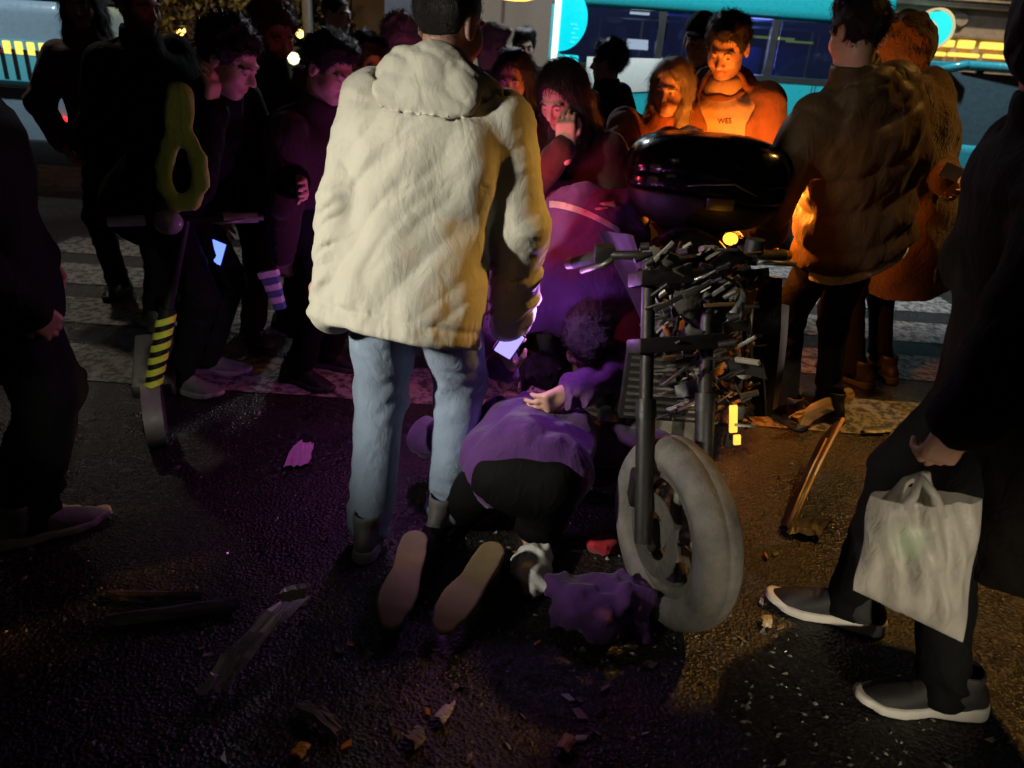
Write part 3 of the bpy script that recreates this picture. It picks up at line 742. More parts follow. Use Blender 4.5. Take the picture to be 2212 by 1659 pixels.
# amber hanging lamp over the shop front
c = W(1112, -6, 9.5); t = thing('hanging_lamp', 'amber lamp glowing at the top edge above the shop front', 'lamp', tuple(c))
MB().lathe([(.02, .3), (.12, .22), (.26, .06), (.27, .0)], (0, 0, 0), (0, 0, 1), 28).build('lamp_shade', solid('shade_brown', (.2, .1, .03), .5), t, smooth=True)
MB().lathe([(.0, -.04), (.14, -.03), (.24, .0), (.24, .03), (0, .05)], (0, 0, 0), (0, 0, 1), 28).build('diffuser', emis('amber_glow', (1, .5, .06), 3.0), t, smooth=True)
MB().tube([(0, 0, .28), (0, 0, 1.6), (0, 2.9, 1.7)], .02).build('hanger', FRAME, t)

# --- turquoise bus stop sign
c = G(1196, 330); sx, sy = -.02, 0
Y = 7.2; a0 = W(1200, 80, Y)
t = thing('bus_stop_sign', 'bright turquoise lit stop sign, round panel over a square one, white edge', 'sign', (a0[0], Y, 0))
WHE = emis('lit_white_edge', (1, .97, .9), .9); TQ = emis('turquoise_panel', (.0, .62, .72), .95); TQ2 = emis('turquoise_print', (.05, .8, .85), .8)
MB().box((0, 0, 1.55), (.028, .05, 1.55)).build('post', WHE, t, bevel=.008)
n = 28; cz = W(1215, 40, Y)[2]
poly = [(.03, cz-.26)] + [(.03+.235*math.sin(math.pi*k/n), cz-.26*math.cos(math.pi*k/n)) for k in range(n+1)] + [(.03, cz+.26)]
MB().prism(poly[1:-1], .06, (0, -.03, 0)).build('round_panel', TQ, t, bevel=.006)
MB().box((.125, 0, cz-.5), (.095, .03, .215)).build('square_panel', TQ, t, bevel=.02)
for k in range(5): MB().box((.15+.02*(k % 2), -.033, cz-.04-.035*k), (.03-.006*(k % 3), .002, .008)).build('print_line', TQ2, t)
# grey lit sign board with a ring emblem, high on the shop at the left of the man's head
c = W(893, 8, 10.6); t = thing('shop_sign', 'slate grey shop sign with a white ring emblem behind the crowd', 'sign', (c[0], c[1], c[2]-.3))
MB().box((0, 0, .35), (.37, .06, .62)).build('board', emis('slate_panel', (.05, .06, .085), .7), t, bevel=.05)
MB().lathe([(.155, -.075), (.18, -.075), (.18, -.063), (.155, -.063)], (.24, 0, .33), (0, 1, 0), 36, closed=True).build('ring_emblem', emis('grey_emblem', (.35, .36, .38), .5), t)
MB().box((.2, -.07, .4), (.03, .006, .04)).build('emblem_mark', emis('grey_emblem', (.3, .3, .3), .5), t, bevel=.01)
MB().box((.3, -.07, .4), (.02, .006, .035)).build('emblem_mark', emis('grey_emblem', (.3, .3, .3), .5), t, bevel=.01)
MB().tube([(0, .06, .4), (0, 1.9, .4)], .03).build('bracket', FRAME, t)
# grey lamp post at left
c = G(667, 330); Yp = 8.6; a0 = W(664, 30, Yp)
t = thing('lamp_post', 'plain grey lamp post rising behind the bearded man', 'lamp post', (a0[0], Yp, 0))
MB().cyl((0, 0, .1), (0, 0, 5), .055, .045, 16).build('pole', solid('galvanised', (.2, .2, .19), .5, .4), t, smooth='auto')
MB().cyl((0, 0, 0), (0, 0, .3), .09, .07, 16).build('base', solid('galvanised', (.2, .2, .19), .5, .4), t, smooth='auto')
# small lit lamps seen between the heads at left
for (px, py, Y, col, st, r, lab) in ((432, 30, 11.9, (1, .95, .8), 5, .06, 'small white globe lamp on the wall behind the sunlit-brown tree'), (390, 66, 11.6, (1, .5, .12), 4, .07, 'small orange lamp low under the tree'),
                       (648, 73, 11.7, (1, .6, .15), 4, .06, 'small yellow lamp right beside the grey lamp post'), (634, 126, 9.0, (.75, .8, .45), 2.0, .07, 'pale green lit lamp hanging below the bearded face'), (100, 45, 11.5, (1, .45, .12), 1.1, .16, 'orange lit ornament at the far left above the pale van'),
                       (222, 42, 11.5, (.3, .25, 1), 1.0, .12, 'violet lit globe right of the woman in the mauve coat'), (124, 40, 11.8, (.25, .22, .8), .5, .16, 'dim violet globe left of the woman in the mauve coat')):
    c = W(px, py, Y); t = thing('globe_lamp', lab.replace('sunlit-brown', 'olive'), 'lamp', (c[0], c[1], c[2]))
    MB().lathe([(0, -r), (r*.7, -r*.7), (r, 0), (r*.7, r*.7), (0, r)], (0, 0, 0), (0, 0, 1), 20).build('globe', emis('glow_%d_%d' % (px, py), col, st), t, smooth=True)
    MB().cyl((0, 0, r*.9), (0, 0, r*1.5), r*.4).build('cap', FRAME, t); MB().tube([(0, 0, r*1.4), (0, 1.4, r*1.6)], .02).build('bracket', FRAME, t)

# --- trees behind the crowd at left, olive under the street light
def tree(label, x, y, h, cr, n, seed):
    rg = random.Random(seed); t = thing('street_tree', label, 'tree', (x, y, .0))
    m = MB(); m.tube([(0, 0, 0), (.05, 0, h*.35), (-.04, .05, h*.6)], [.12, .09, .05])
    tips = []
    for k in range(14):
        a = rg.uniform(0, 6.28); e = rg.uniform(.1, 1.1); L = rg.uniform(.5, 1)*cr
        p0 = Vector((0, 0, h*rg.uniform(.32, .6))); p2 = p0 + Vector((math.cos(a)*math.cos(e), math.sin(a)*math.cos(e), math.sin(e)))*L
        p1 = (p0+p2)/2 + Vector((rg.uniform(-.1, .1), rg.uniform(-.1, .1), .1)); m.tube([p0, p1, p2], [.035, .02, .006], 5); tips += [p1, p2]
        for q in range(3):
            p3 = p1.lerp(p2, rg.random()) + Vector((rg.gauss(0, .3), rg.gauss(0, .3), rg.gauss(.1, .3))); m.tube([p1.lerp(p2, .3), p3], [.012, .003], 4); tips.append(p3)
    m.build('trunk', solid('bark', (.07, .05, .035), .9, bump=.6, bscale=40), t)
    L = MB()
    for k in range(n):
        c = rg.choice(tips) + Vector((rg.gauss(0, .22), rg.gauss(0, .22), rg.gauss(0, .2))); s_ = rg.uniform(.03, .065)
        d1 = Vector((rg.gauss(0, 1), rg.gauss(0, 1), rg.gauss(0, 1))).normalized(); d2 = d1.orthogonal().normalized()
        L.add([c-d1*s_, c+d2*s_*.5, c+d1*s_, c-d2*s_*.5], [(0, 1, 2, 3)])
    tag(L.build('crown', solid('olive_leaf', (.09, .075, .022), .6, noise=.5, nscale=3), t), kind='stuff')
c = W(410, 40, 10.3); tree('olive brown leafy tree under a street light behind the crowd', c[0], 10.3, 3.2, 1.3, 2600, 3)
c = W(590, 20, 11.4); tree('sparser olive tree just left of the grey lamp post', c[0], 11.4, 3.4, 1.1, 1500, 5)

# --- vehicles
RUB = solid('tyre_rubber', (.02, .02, .02), .75, bump=.4, bscale=90); ALU = solid('alloy', (.45, .45, .46), .35, .8)
def wheel(parent, c, r, w, ax=(0, 1, 0), name='wheel'):
    o = bpy.data.objects.new(name, None); COL.objects.link(o); o.parent = parent; o.location = c
    MB().lathe([(r*.62, -w/2), (r*.9, -w/2), (r, -w*.32), (r, w*.32), (r*.9, w/2), (r*.62, w/2)], (0, 0, 0), ax, 36, closed=True).build('tyre', RUB, o, smooth=True)
    m = MB(); m.lathe([(0, -w*.1), (r*.15, -w*.15), (r*.62, -w*.3), (r*.62, w*.3), (0, w*.3)], (0, 0, 0), ax, 30); m.build('rim', ALU, o, smooth='auto')
    return o
TEAL = solid('turquoise_paint', (.015, .36, .4), .3, coat=.6, noise=.05); WHITEP = solid('cream_white_paint', (.62, .64, .6), .35, coat=.3, noise=.06)
TEALD = solid('teal_car_paint', (.03, .27, .33), .25, coat=.7, noise=.06); PALE = solid('pale_blue_paint', (.3, .46, .56), .3, coat=.5, noise=.06)
BGL = glass('bus_glass', (.012, .014, .04), .5); BLK = solid('black_trim', (.015, .015, .016), .5)
# minibus: long side towards the camera, 2.15 m high
bx0, bx1, by = W(1240, 60, 8.0)[0]-.1, W(1915, 30, 8.0)[0], 8.0
bz = W(1600, 6, 8.0)[2] + .16
t = thing('minibus', 'turquoise minibus with dark windows and blue lights inside, parked behind the crowd', 'minibus', ((bx0+bx1)/2, by+.95, 0))
hl = (bx1-bx0)/2 + .1; zw0, zw1 = 1.42, bz-.28
MB().box((0, 0, bz-.14), (hl, .95, .14)).build('roof', TEAL, t, bevel=.09, seg=3)
for sy in (-1, 1): MB().box((0, sy*.93, (zw0+.38)/2), (hl, .02, (zw0-.38)/2)).build('lower_side', TEAL, t, bevel=.012)
for sx in (-1, 1): MB().box((sx*(hl-.02), 0, (bz-.28+.38)/2), (.02, .906, (bz-.66)/2)).build('end_panel', TEAL, t, bevel=.01)
MB().box((0, 0, .37), (hl-.05, .905, .02)).build('floor_panel', BLK, t)
MB().box((0, .6, 1.0), (hl-.05, .02, .55)).build('far_seats', solid('seat_blue', (.03, .04, .16), .8), t)
for k in range(5): MB().box((-hl+.55+k*(2*hl-.9)/4.6, .1, 1.18), (.2, .26, .5)).build('seat', solid('seat_blue', (.03, .04, .16), .8), t, bevel=.06)
xs = [-hl+.03, -hl+1.05, -hl+2.15, -hl+3.2, hl-.03]
for k in range(5): MB().box((xs[k], -.93, (zw0+zw1)/2), (.035 if k not in (0, 4) else .06, .016, (zw1-zw0)/2)).build('pillar', BLK if k not in (0, 4) else TEAL, t)
for k in range(4): MB().box(((xs[k]+xs[k+1])/2, -.94, (zw0+zw1)/2), ((xs[k+1]-xs[k])/2-.05, .006, (zw1-zw0)/2-.004)).build('side_window', BGL, t)
MB().box((0, .93, (zw0+zw1)/2), (hl-.06, .01, (zw1-zw0)/2-.004)).build('side_window', BGL, t)
MB().box((0, -.945, zw0-.03), (hl-.02, .012, .028)).build('window_seal', BLK, t)
wp = [W(1262, 192, by), W(1268, 122, by), W(1462, 128, by), W(1448, 160, by), W(1425, 196, by), W(1350, 200, by)]
MB().prism([(p[0]-(bx0+bx1)/2, p[2]) for p in wp], -.014, (0, -.952, 0)).build('white_side_panel', WHITEP, t, bevel=.004)
MB().box((hl*.35, -.953, .95), (.5, .006, .035)).build('door_handle', BLK, t)
MB().box((hl*.25, -.952, .9), (.004, .004, .48)).build('door_seam', BLK, t); MB().box((hl*.62, -.952, .9), (.004, .004, .48)).build('door_seam', BLK, t)
for k, (px, py, hw, hh, mt) in enumerate(((1383, 20, .1, .05, 'w'), (1377, 92, .11, .03, 'w'), (1377, 102, .11, .022, 'w'), (2042-0, 0, .01, .01, 'w'), (1670, 82, .22, .012, 'y'), (1727, 91, .14, .01, 'y'), (1500, 30, .3, .03, 'b'), (1450, 12, .25, .02, 'b'))):
    if k == 3: continue
    c = W(px, py, by+.5); mtl = {'w': emis('bus_white_lamp', (1, 1, 1), 2.0), 'y': emis('bus_yellow_lamp', (.6, .75, .1), .6), 'b': emis('bus_blue_lamp', (.06, .08, .8), .7)}[mt]
    MB().box((c[0]-(bx0+bx1)/2, .5-.95, c[2]), (hw, .015, hh)).build('cabin_lamp', mtl, t, bevel=.006)
for sx in (-1, 1):
    for sy in (-1, 1): wheel(t, (sx*hl*.62, sy*.84, .33), .33, .2)
rgb = random.Random(9)
for k in range(7): MB().box((-hl+.4+k*(2*hl-.8)/6, .55, rgb.uniform(1.5, 1.75)), (rgb.uniform(.06, .22), .012, rgb.uniform(.04, .12))).build('cabin_notice', solid('notice_%d' % (k % 3), ((.1, .14, .3), (.25, .25, .28), (.05, .16, .2))[k % 3], .6), t)
MB().tube([(-hl+.1, -.2, zw1-.05), (hl-.1, -.2, zw1-.05)], .014).build('grab_rail', ALU, t)
for k in range(6): MB().cyl((-hl+.5+k*(2*hl-1)/5, -.2, zw1-.05), (-hl+.5+k*(2*hl-1)/5, -.2, .5), .013).build('grab_pole', solid('yellow_pole', (.5, .4, .03), .4), t)
for k in range(3): MB().box((-hl*.6+k*hl*.6, -.953, 1.05), (.004, .004, .3)).build('panel_seam', BLK, t)
for sx in (-1, 1): MB().box((sx*hl, -.7, .75), (.02, .1, .07)).build('tail_lamp', solid('dark_red_lens', (.25, .01, .01), .2), t, bevel=.01)

def car(label, loc, rz, paint, roofh=1.5, L=4.1, lit=None, pane=None):
    t = thing('parked_car', label, 'car', loc, rz); h = L/2; k = roofh/1.5
    low = [(-h, .35), (-h+.05, .8*k), (-h+.25, .92*k), (-h*.42, .96*k), (h*.42, .98*k), (h-.3, .9*k), (h-.05, .75*k), (h, .35), (h-.4, .25), (-h+.4, .25)]
    MB().prism(low, 1.7, (0, -.85, 0)).build('body', paint, t, bevel=.06, seg=3)
    cab = [(-h*.75, .93*k), (-h*.52, roofh-.06), (-h*.4, roofh), (h*.25, roofh), (h*.33, roofh-.05), (h*.58, .95*k)]
    ins = [(a*.99, b) for a, b in cab]
    MB().box((-h*.08, 0, roofh-.012), (h*.38, .66, .02)).build('roof', paint, t, bevel=.015)
    gl = pane or BGL
    for sy in (-1, 1):
        fr = MB()
        for (a, b) in ((cab[0], cab[1]), (cab[4], cab[5]), ((-h*.08, .93*k), (-h*.06, roofh-.02)), (cab[1], cab[2]), (cab[3], cab[4]), (cab[2], cab[3])):
            fr.tube([(a[0], sy*.8, a[1]), (b[0], sy*.68, b[1])], .035, 6)
        fr.build('window_frame', paint, t, smooth=True)
        pts = [(cab[0][0]+.08, sy*.79, cab[0][1]), (cab[1][0]+.04, sy*.685, cab[1][1]), (cab[4][0]-.04, sy*.685, cab[4][1]), (cab[5][0]-.08, sy*.79, cab[5][1])]
        MB().add(pts + [(p[0], p[1]-sy*.012, p[2]) for p in pts], [(0, 1, 2, 3), (7, 6, 5, 4), (0, 4, 5, 1), (1, 5, 6, 2), (2, 6, 7, 3), (3, 7, 4, 0)]).build('side_window', gl, t)
    for a, b in ((cab[0], cab[1]), (cab[5], cab[4])):
        pts = [(a[0], -.74, a[1]), (a[0], .74, a[1]), (b[0], .64, b[1]), (b[0], -.64, b[1])]
        MB().add(pts + [(p[0]*.98, p[1], p[2]-.01) for p in pts], [(0, 1, 2, 3), (7, 6, 5, 4), (0, 4, 5, 1), (1, 5, 6, 2), (2, 6, 7, 3), (3, 7, 4, 0)]).build('windscreen', gl, t)
    for sx in (-1, 1):
        for sy in (-1, 1): wheel(t, (sx*h*.62, sy*.76, .31), .31, .19)
        for sy in (-1, 1):
            MB().box((sx*(h-.03), sy*.62, .7*k), (.05, .14, .07)).build('headlight' if sx > 0 else 'tail_lamp', (solid('lamp_lens', (.5, .5, .5), .1) if sx > 0 else (lit or solid('dark_red_lens', (.25, .01, .01), .2))), t, bevel=.015)
    for sy in (-1, 1):
        MB().box((-.35, sy*.86, .82*k), (.09, .015, .015)).build('door_handle', BLK, t, bevel=.004)
        MB().box((h*.45, sy*.9, 1.0*k), (.06, .06, .05)).build('mirror', paint, t, bevel=.015)
    MB().box((-h-.0, 0, .55), (.03, .26, .055)).build('number_plate', solid('plate_white', (.6, .6, .6), .5), t, bevel=.004)
    return t
c = W(2065, 200, 6.3); car('teal taxi car parked at the right between the dark figures', (c[0]+.6, 6.9, 0), rad(172), TEALD, 1.62, 4.2, None, solid('grey_blue_glass', (.04, .07, .085), .1))
# pale van at far left with a barred, lit rear window and a red tail lamp
c = np.array([W(166, 200, 6.65)[0]-.95, 7.5, 0]); wx_ = W(97, 135, 6.64)[0]-c[0]; zz = W(97, 135, 6.64)[2]
t = thing('parked_van', 'pale blue van at far left with barred lit rear window and red tail lamp', 'van', (c[0], 7.5, 0))
MB().box((0, 0, 1.0), (.95, .85, .62)).build('body', PALE, t, bevel=.1, seg=3)
MB().box((0, .02, 1.74), (.9, .8, .11)).build('roof', solid('van_roof_dark', (.03, .035, .04), .5), t, bevel=.08, seg=3)
MB().box((wx_-.2, -.86, zz), (.4, .02, .16)).build('rear_window', solid('van_glass', (.1, .2, .23), .1, emit=(.05, .32, .38), es=.5), t, bevel=.01)
for k in range(8): MB().box((wx_+.17-k*.1, -.885, zz-.03), (.014, .012, .12)).build('window_bar', BLK, t)
for k in range(7): MB().box((wx_+.12-k*.1, -.884, zz+.1), (.032, .008, .05)).build('lit_slot', emis('slot_yellow', (1, .7, .12), 1.2), t, bevel=.012)
MB().box((0, -.88, zz-.2), (.7, .03, .014)).build('tailgate_handle', BLK, t)
MB().box((0, -.86, .42), (.95, .06, .1)).build('bumper', BLK, t, bevel=.03)
c2 = W(132, 268, 6.62)
MB().box((c2[0]-c[0], -.87, c2[2]), (.05, .03, .06)).build('tail_lamp', emis('tail_red', (1, .02, .02), 2.2), t, bevel=.02)
MB().box((-(c2[0]-c[0])-.1, -.87, c2[2]), (.05, .03, .06)).build('tail_lamp', emis('tail_red', (1, .02, .02), 2.2), t, bevel=.02)
for sx in (-1, 1): wheel(t, (sx*.85, .2, .31), .31, .2, (1, 0, 0))
# ------------------------------------------------------------------ crashed motorcycle
BKP = solid('gloss_black_plastic', (.004, .004, .0045), .2, coat=.25, spec=.4, noise=.3); MBK = solid('matt_black_plastic', (.014, .013, .013), .5, bump=.2)
STL = solid('scuffed_steel', (.2, .19, .17), .42, .7, bump=.4, bscale=60); DRK = solid('oily_iron', (.035, .032, .03), .5, .6, bump=.4, bscale=50)
CAST = solid('cast_alloy', (.15, .14, .12), .55, .5, bump=.5, bscale=45); AMB = emis('amber_lens_lit', (1, .42, .03), 3.2); AMD = solid('amber_lens', (.7, .25, .02), .2, coat=.5)
WPL = solid('white_plastic', (.6, .6, .56), .4, noise=.1); DUST = solid('dusty_tyre', (.13, .122, .11), .8, noise=.45, nscale=9, bump=1.0, bscale=110)
bk = thing('motorcycle', 'wrecked black motorcycle with bare front end and black top case, standing over the debris', 'motorcycle', (.6, 2.5, 0))
bo = Vector((.6, 2.5, 0)); B_ = lambda x, y, z: Vector((x, y, z)) - bo
hd = Vector((math.sin(rad(20)), -math.cos(rad(20)), 0)); ha = Vector((hd.y*-1, hd.x, 0))   # wheel heading and axle direction
axl = B_(.50, 1.80, .285)
fw_ = bpy.data.objects.new('front_wheel', None); COL.objects.link(fw_); fw_.parent = bk; fw_.location = axl
r, w = .285, .12
prof = [(r*.66, -w*.40), (r*.8, -w*.5), (r*.92, -w*.47), (r*.975, -w*.32), (r*.992, -w*.18), (r*.999, -w*.03), (r*.993, -w*.015), (r*.993, w*.015), (r*.999, w*.03), (r*.992, w*.18), (r*.975, w*.32), (r*.92, w*.47), (r*.8, w*.5), (r*.66, w*.40)]
MB().lathe(prof, (0, 0, 0), ha, 64, closed=True).build('tyre', DUST, fw_, smooth=True)
MB().lathe([(r*.66, -w*.3), (r*.6, -w*.36), (r*.55, -w*.2), (r*.55, w*.2), (r*.6, w*.36), (r*.66, w*.3)], (0, 0, 0), ha, 40).build('rim', CAST, fw_, smooth=True)
MB().cyl(-ha*.05, ha*.05, .045, None, 20).build('hub', CAST, fw_, smooth='auto')
for k in range(5):
    a = 2*math.pi*k/5+.3; d = hd*math.cos(a) + Vector((0, 0, 1))*math.sin(a)
    MB().tube([d*.03, d*.1, d*r*.57], [.024, .016, .022], 8).build('spoke', CAST, fw_, smooth=True)
for sgn in (-1, 1):
    MB().lathe([(.075, 0), (.128, 0), (.128, .005), (.075, .005)], ha*sgn*.062, ha*sgn, 40, closed=True).build('brake_disc', STL, fw_, smooth='auto')
clamp = B_(.46, 2.1, .985); sdir = (clamp-axl).normalized()
for sgn in (-1, 1):
    o1 = axl + ha*sgn*.098; o2 = clamp + ha*sgn*.098
    m = o1.lerp(o2, .45)
    MB().cyl(o1 - sdir*.02, m, .025, .028, 18).build('fork_slider', MBK, bk, smooth='auto')
    MB().cyl(m, o1.lerp(o2, .52), .031, .029, 18).build('dust_seal', MBK, bk, smooth='auto')
    MB().cyl(o1.lerp(o2, .5), o2 + sdir*.05, .02, None, 18).build('fork_tube', DRK, bk, smooth='auto')
    MB().cyl(o2 + sdir*.05, o2 + sdir*.065, .029, None, 6).build('fork_cap', CAST, bk)
    MB().box(o1 + sdir*.11 + ha*sgn*-.01 + hd*-.055, (.025, .035, .05)).build('brake_caliper', DRK, bk, bevel=.01)
for f_ in (.72, .97):
    c = axl.lerp(clamp, f_); R = np.array([list(ha), list(ha.cross(sdir)), list(sdir)]).T
    MB().box(c - ha.cross(sdir)*.0, (.145, .045, .022), R).build('triple_clamp', DRK, bk, bevel=.01)
# horn of the handlebar
hb = clamp + sdir*.03 + Vector((0, .0, 0))
hbp = [hb + ha*x + Vector((0, 0, z)) + hd*y for x, y, z in ((-.24, -.2, -.06), (-.19, -.1, -.01), (-.11, 0, .015), (0, 0, .0), (.12, 0, .0), (.25, -.02, -.005), (.40, -.05, -.012))]
hbo = MB().tube(hbp, .013, 12).build('handlebar', DRK, bk, smooth=True)
for sgn, i, j in ((-1, 0, 1), (1, 6, 5)):
    e, g = hbp[i], hbp[j]
    MB().cyl(e, e.lerp(g, .95), .0185, .019, 16).build('grip', solid('grip_rubber', (.012, .012, .012), .7, bump=.6, bscale=260), hbo, smooth='auto')
    MB().cyl(e - (g-e).normalized()*.028, e, .016, .019, 14).build('bar_end', AMD if sgn > 0 else CAST, hbo, smooth='auto')
    MB().tube([g.lerp(e, .0) + hd*.05, g.lerp(e, .4) + hd*.075, e + hd*.06 - Vector((0, 0, .01))], [.009, .008, .009], 8).build('brake_lever' if sgn > 0 else 'clutch_lever', STL, hbo, smooth=True)
    MB().box(g - hd*.005 + Vector((0, 0, .004)), (.03, .028, .026)).build('switch_box', MBK, hbo, bevel=.01)
MB().cyl(hbp[5] + hd*.02 + Vector((0, 0, .02)), hbp[5] + hd*.02 + Vector((0, 0, .06)), .03, .028, 16).build('fluid_reservoir', MBK, hbo, smooth='auto')
# rear wheel, frame, engine, tank, seat
ra = B_(.70, 3.16, .29); rax = Vector((.97, -.235, 0)).normalized(); bd = Vector((-.235, -.97, 0)).normalized()
rw = bpy.data.objects.new('rear_wheel', None); COL.objects.link(rw); rw.parent = bk; rw.location = ra
MB().lathe(prof, (0, 0, 0), rax, 48, closed=True).build('tyre', RUB, rw, smooth=True)
MB().lathe([(r*.66, -w*.3), (.03, -w*.2), (.03, w*.2), (r*.66, w*.3)], (0, 0, 0), rax, 36).build('rim', CAST, rw, smooth='auto')
fr = MB(); X = lambda a, b, z: B_(.5, 2.2, z) + rax*a - bd*b
for sgn in (-1, 1):
    fr.tube([X(sgn*.03, 0, .92), X(sgn*.12, .25, .78), X(sgn*.13, .6, .72), X(sgn*.11, 1.0, .82)], .016)
    fr.tube([X(sgn*.03, .02, .82), X(sgn*.13, .12, .5), X(sgn*.14, .3, .24), X(sgn*.13, .62, .26), X(sgn*.12, .62, .7)], .016)
    fr.tube([X(sgn*.09, .6, .34), ra + rax*sgn*.09], .022)
fr.build('frame', DRK, bk, smooth=True)
eng = MB(); eng.box(X(0, .36, .36), (.15, .2, .13))
eng.build('crankcase', CAST, bk, bevel=.04, seg=3)
for sgn in (-1, 1): MB().cyl(X(sgn*.14, .36, .36), X(sgn*.19, .36, .36), .1, .085, 24).build('engine_cover', CAST, bk, smooth='auto')
for k in range(9): MB().box(X(0, .2-.004*k, .45+k*.019), (.095, .085, .0045)).build('cylinder_fin', CAST, bk)
MB().box(X(0, .18, .52), (.07, .06, .11)).build('cylinder', DRK, bk, bevel=.01)
MB().box(X(0, .15, .65), (.085, .075, .04)).build('cylinder_head', CAST, bk, bevel=.015)
rdc = X(0, -.02, .58); MB().box(rdc, (.14, .02, .12)).build('radiator', DRK, bk, bevel=.008)
for k in range(9): MB().box(rdc + Vector((0, -.024, -.1+k*.025)), (.125, .004, .004)).build('radiator_fin', STL, bk)
MB().tube([X(.08, .1, .62), X(.14, -.04, .5), X(.13, .02, .25), X(.17, .4, .2), X(.2, .8, .26)], [.02, .022, .024, .026, .03], 12).build('exhaust_pipe', STL, bk, smooth=True)
MB().cyl(X(.21, .75, .26), X(.23, 1.15, .36), .045, .055, 20).build('silencer', DRK, bk, smooth='auto')
def tankf(p):
    q = p; d = ell(q, (.02, -.02, .87), (.15, .27, .13)); return d
sdf_obj('fuel_tank', lambda p: smin(ell(p, (X(0, .28, .9)), (.15, .22, .12)), ell(p, X(0, .45, .88), (.11, .16, .09)), .08), X(0, .3, .9)-Vector((.3, .4, .25)), X(0, .3, .9)+Vector((.3, .45, .25)), .014, BKP, bk)
sdf_obj('seat', lambda p: smin(rbox(p, X(0, .62, .82), (.13, .22, .05), .045), rbox(p, X(0, .85, .88), (.12, .14, .05), .04), .05) - .002*vn(p*30), X(0, .7, .84)-Vector((.3, .5, .2)), X(0, .7, .84)+Vector((.3, .45, .2)), .014, MBK, bk)
# top case: wide glossy black box, lid over base
tc = Vector(W(1522, 392, 2.95)) - bo
cz_ = np.array(tc)
def case_shape(p, g=0.):
    q = np.abs((p-cz_)/np.array([.305+g, .21+g, .175+g])); z = ((p-cz_)[:, 2]/.175)
    sh = 1 - .13*np.clip(-z, 0, 1); q[:, 0] /= sh
    q[:, 0] += .0
    return ((q**3.1).sum(1)**(1/3.1) - 1)*.17
sk = lambda p: (p-cz_)[:, 2] + .03*np.sin((p-cz_)[:, 0]*7) + .05*(p-cz_)[:, 0]*-1
tco = sdf_obj('top_case', lambda p: smax(smax(case_shape(p), sk(p)+.035, .006), -case_shape(p, -.03), .004), cz_-.36, cz_+.36, .0105, MBK, bk)
sdf_obj('lid', lambda p: smax(case_shape(p)-.004 + .006*np.exp(-((sk(p)-.03)/.008)**2), -sk(p)-.029, .008), cz_-.36, cz_+.36, .009, BKP, tco)
MB().box(tc + Vector((.02, -.212, -.045)), (.05, .012, .022)).build('latch', STL, tco, bevel=.006)
MB().tube([tc + Vector((-.16, -.2, .0)), tc + Vector((-.06, -.215, .02)), tc + Vector((.06, -.215, .03)), tc + Vector((.13, -.208, .0)), tc + Vector((.2, -.19, -.03))], .005, 6).build('trim_strip', STL, tco, smooth=True)
MB().box(tc + Vector((0, .0, -.19)), (.16, .17, .015)).build('rack', DRK, bk, bevel=.005)
for sgn in (-1, 1): MB().tube([tc + Vector((sgn*.12, .05, -.19)), X(sgn*.11, .95, .82)], .012).build('rack_strut', DRK, bk)
for sgn in (-1, 1):
    c = B_(.78 + sgn*.1, 3.24, .9)
    MB().tube([B_(.74 + sgn*.03, 3.16, .86), c], .009).build('indicator_stalk', MBK, bk)
    sdf_obj('indicator', lambda p: ell(p, c, (.03, .025, .02)), np.array(c)-.06, np.array(c)+.06, .006, AMB, bk)
# indicators: the lit one below the top case
ic = Vector(W(1578, 516, 2.62)) - bo
MB().tube([ic + Vector((-.14, .12, -.06)), ic], .009).build('indicator_stalk', MBK, bk)
io = sdf_obj('indicator', lambda p: ell(p, ic, (.026, .03, .022)), np.array(ic)-.06, np.array(ic)+.06, .006, AMB, bk)
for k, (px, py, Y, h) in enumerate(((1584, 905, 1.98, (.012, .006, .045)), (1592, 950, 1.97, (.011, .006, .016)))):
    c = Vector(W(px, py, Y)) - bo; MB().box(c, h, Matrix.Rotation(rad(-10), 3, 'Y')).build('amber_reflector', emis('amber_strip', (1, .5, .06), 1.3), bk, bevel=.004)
MB().box(Vector(W(1588, 925, 2.0)) - bo + Vector((0, .012, 0)), (.02, .01, .07)).build('reflector_mount', MBK, bk, bevel=.004)
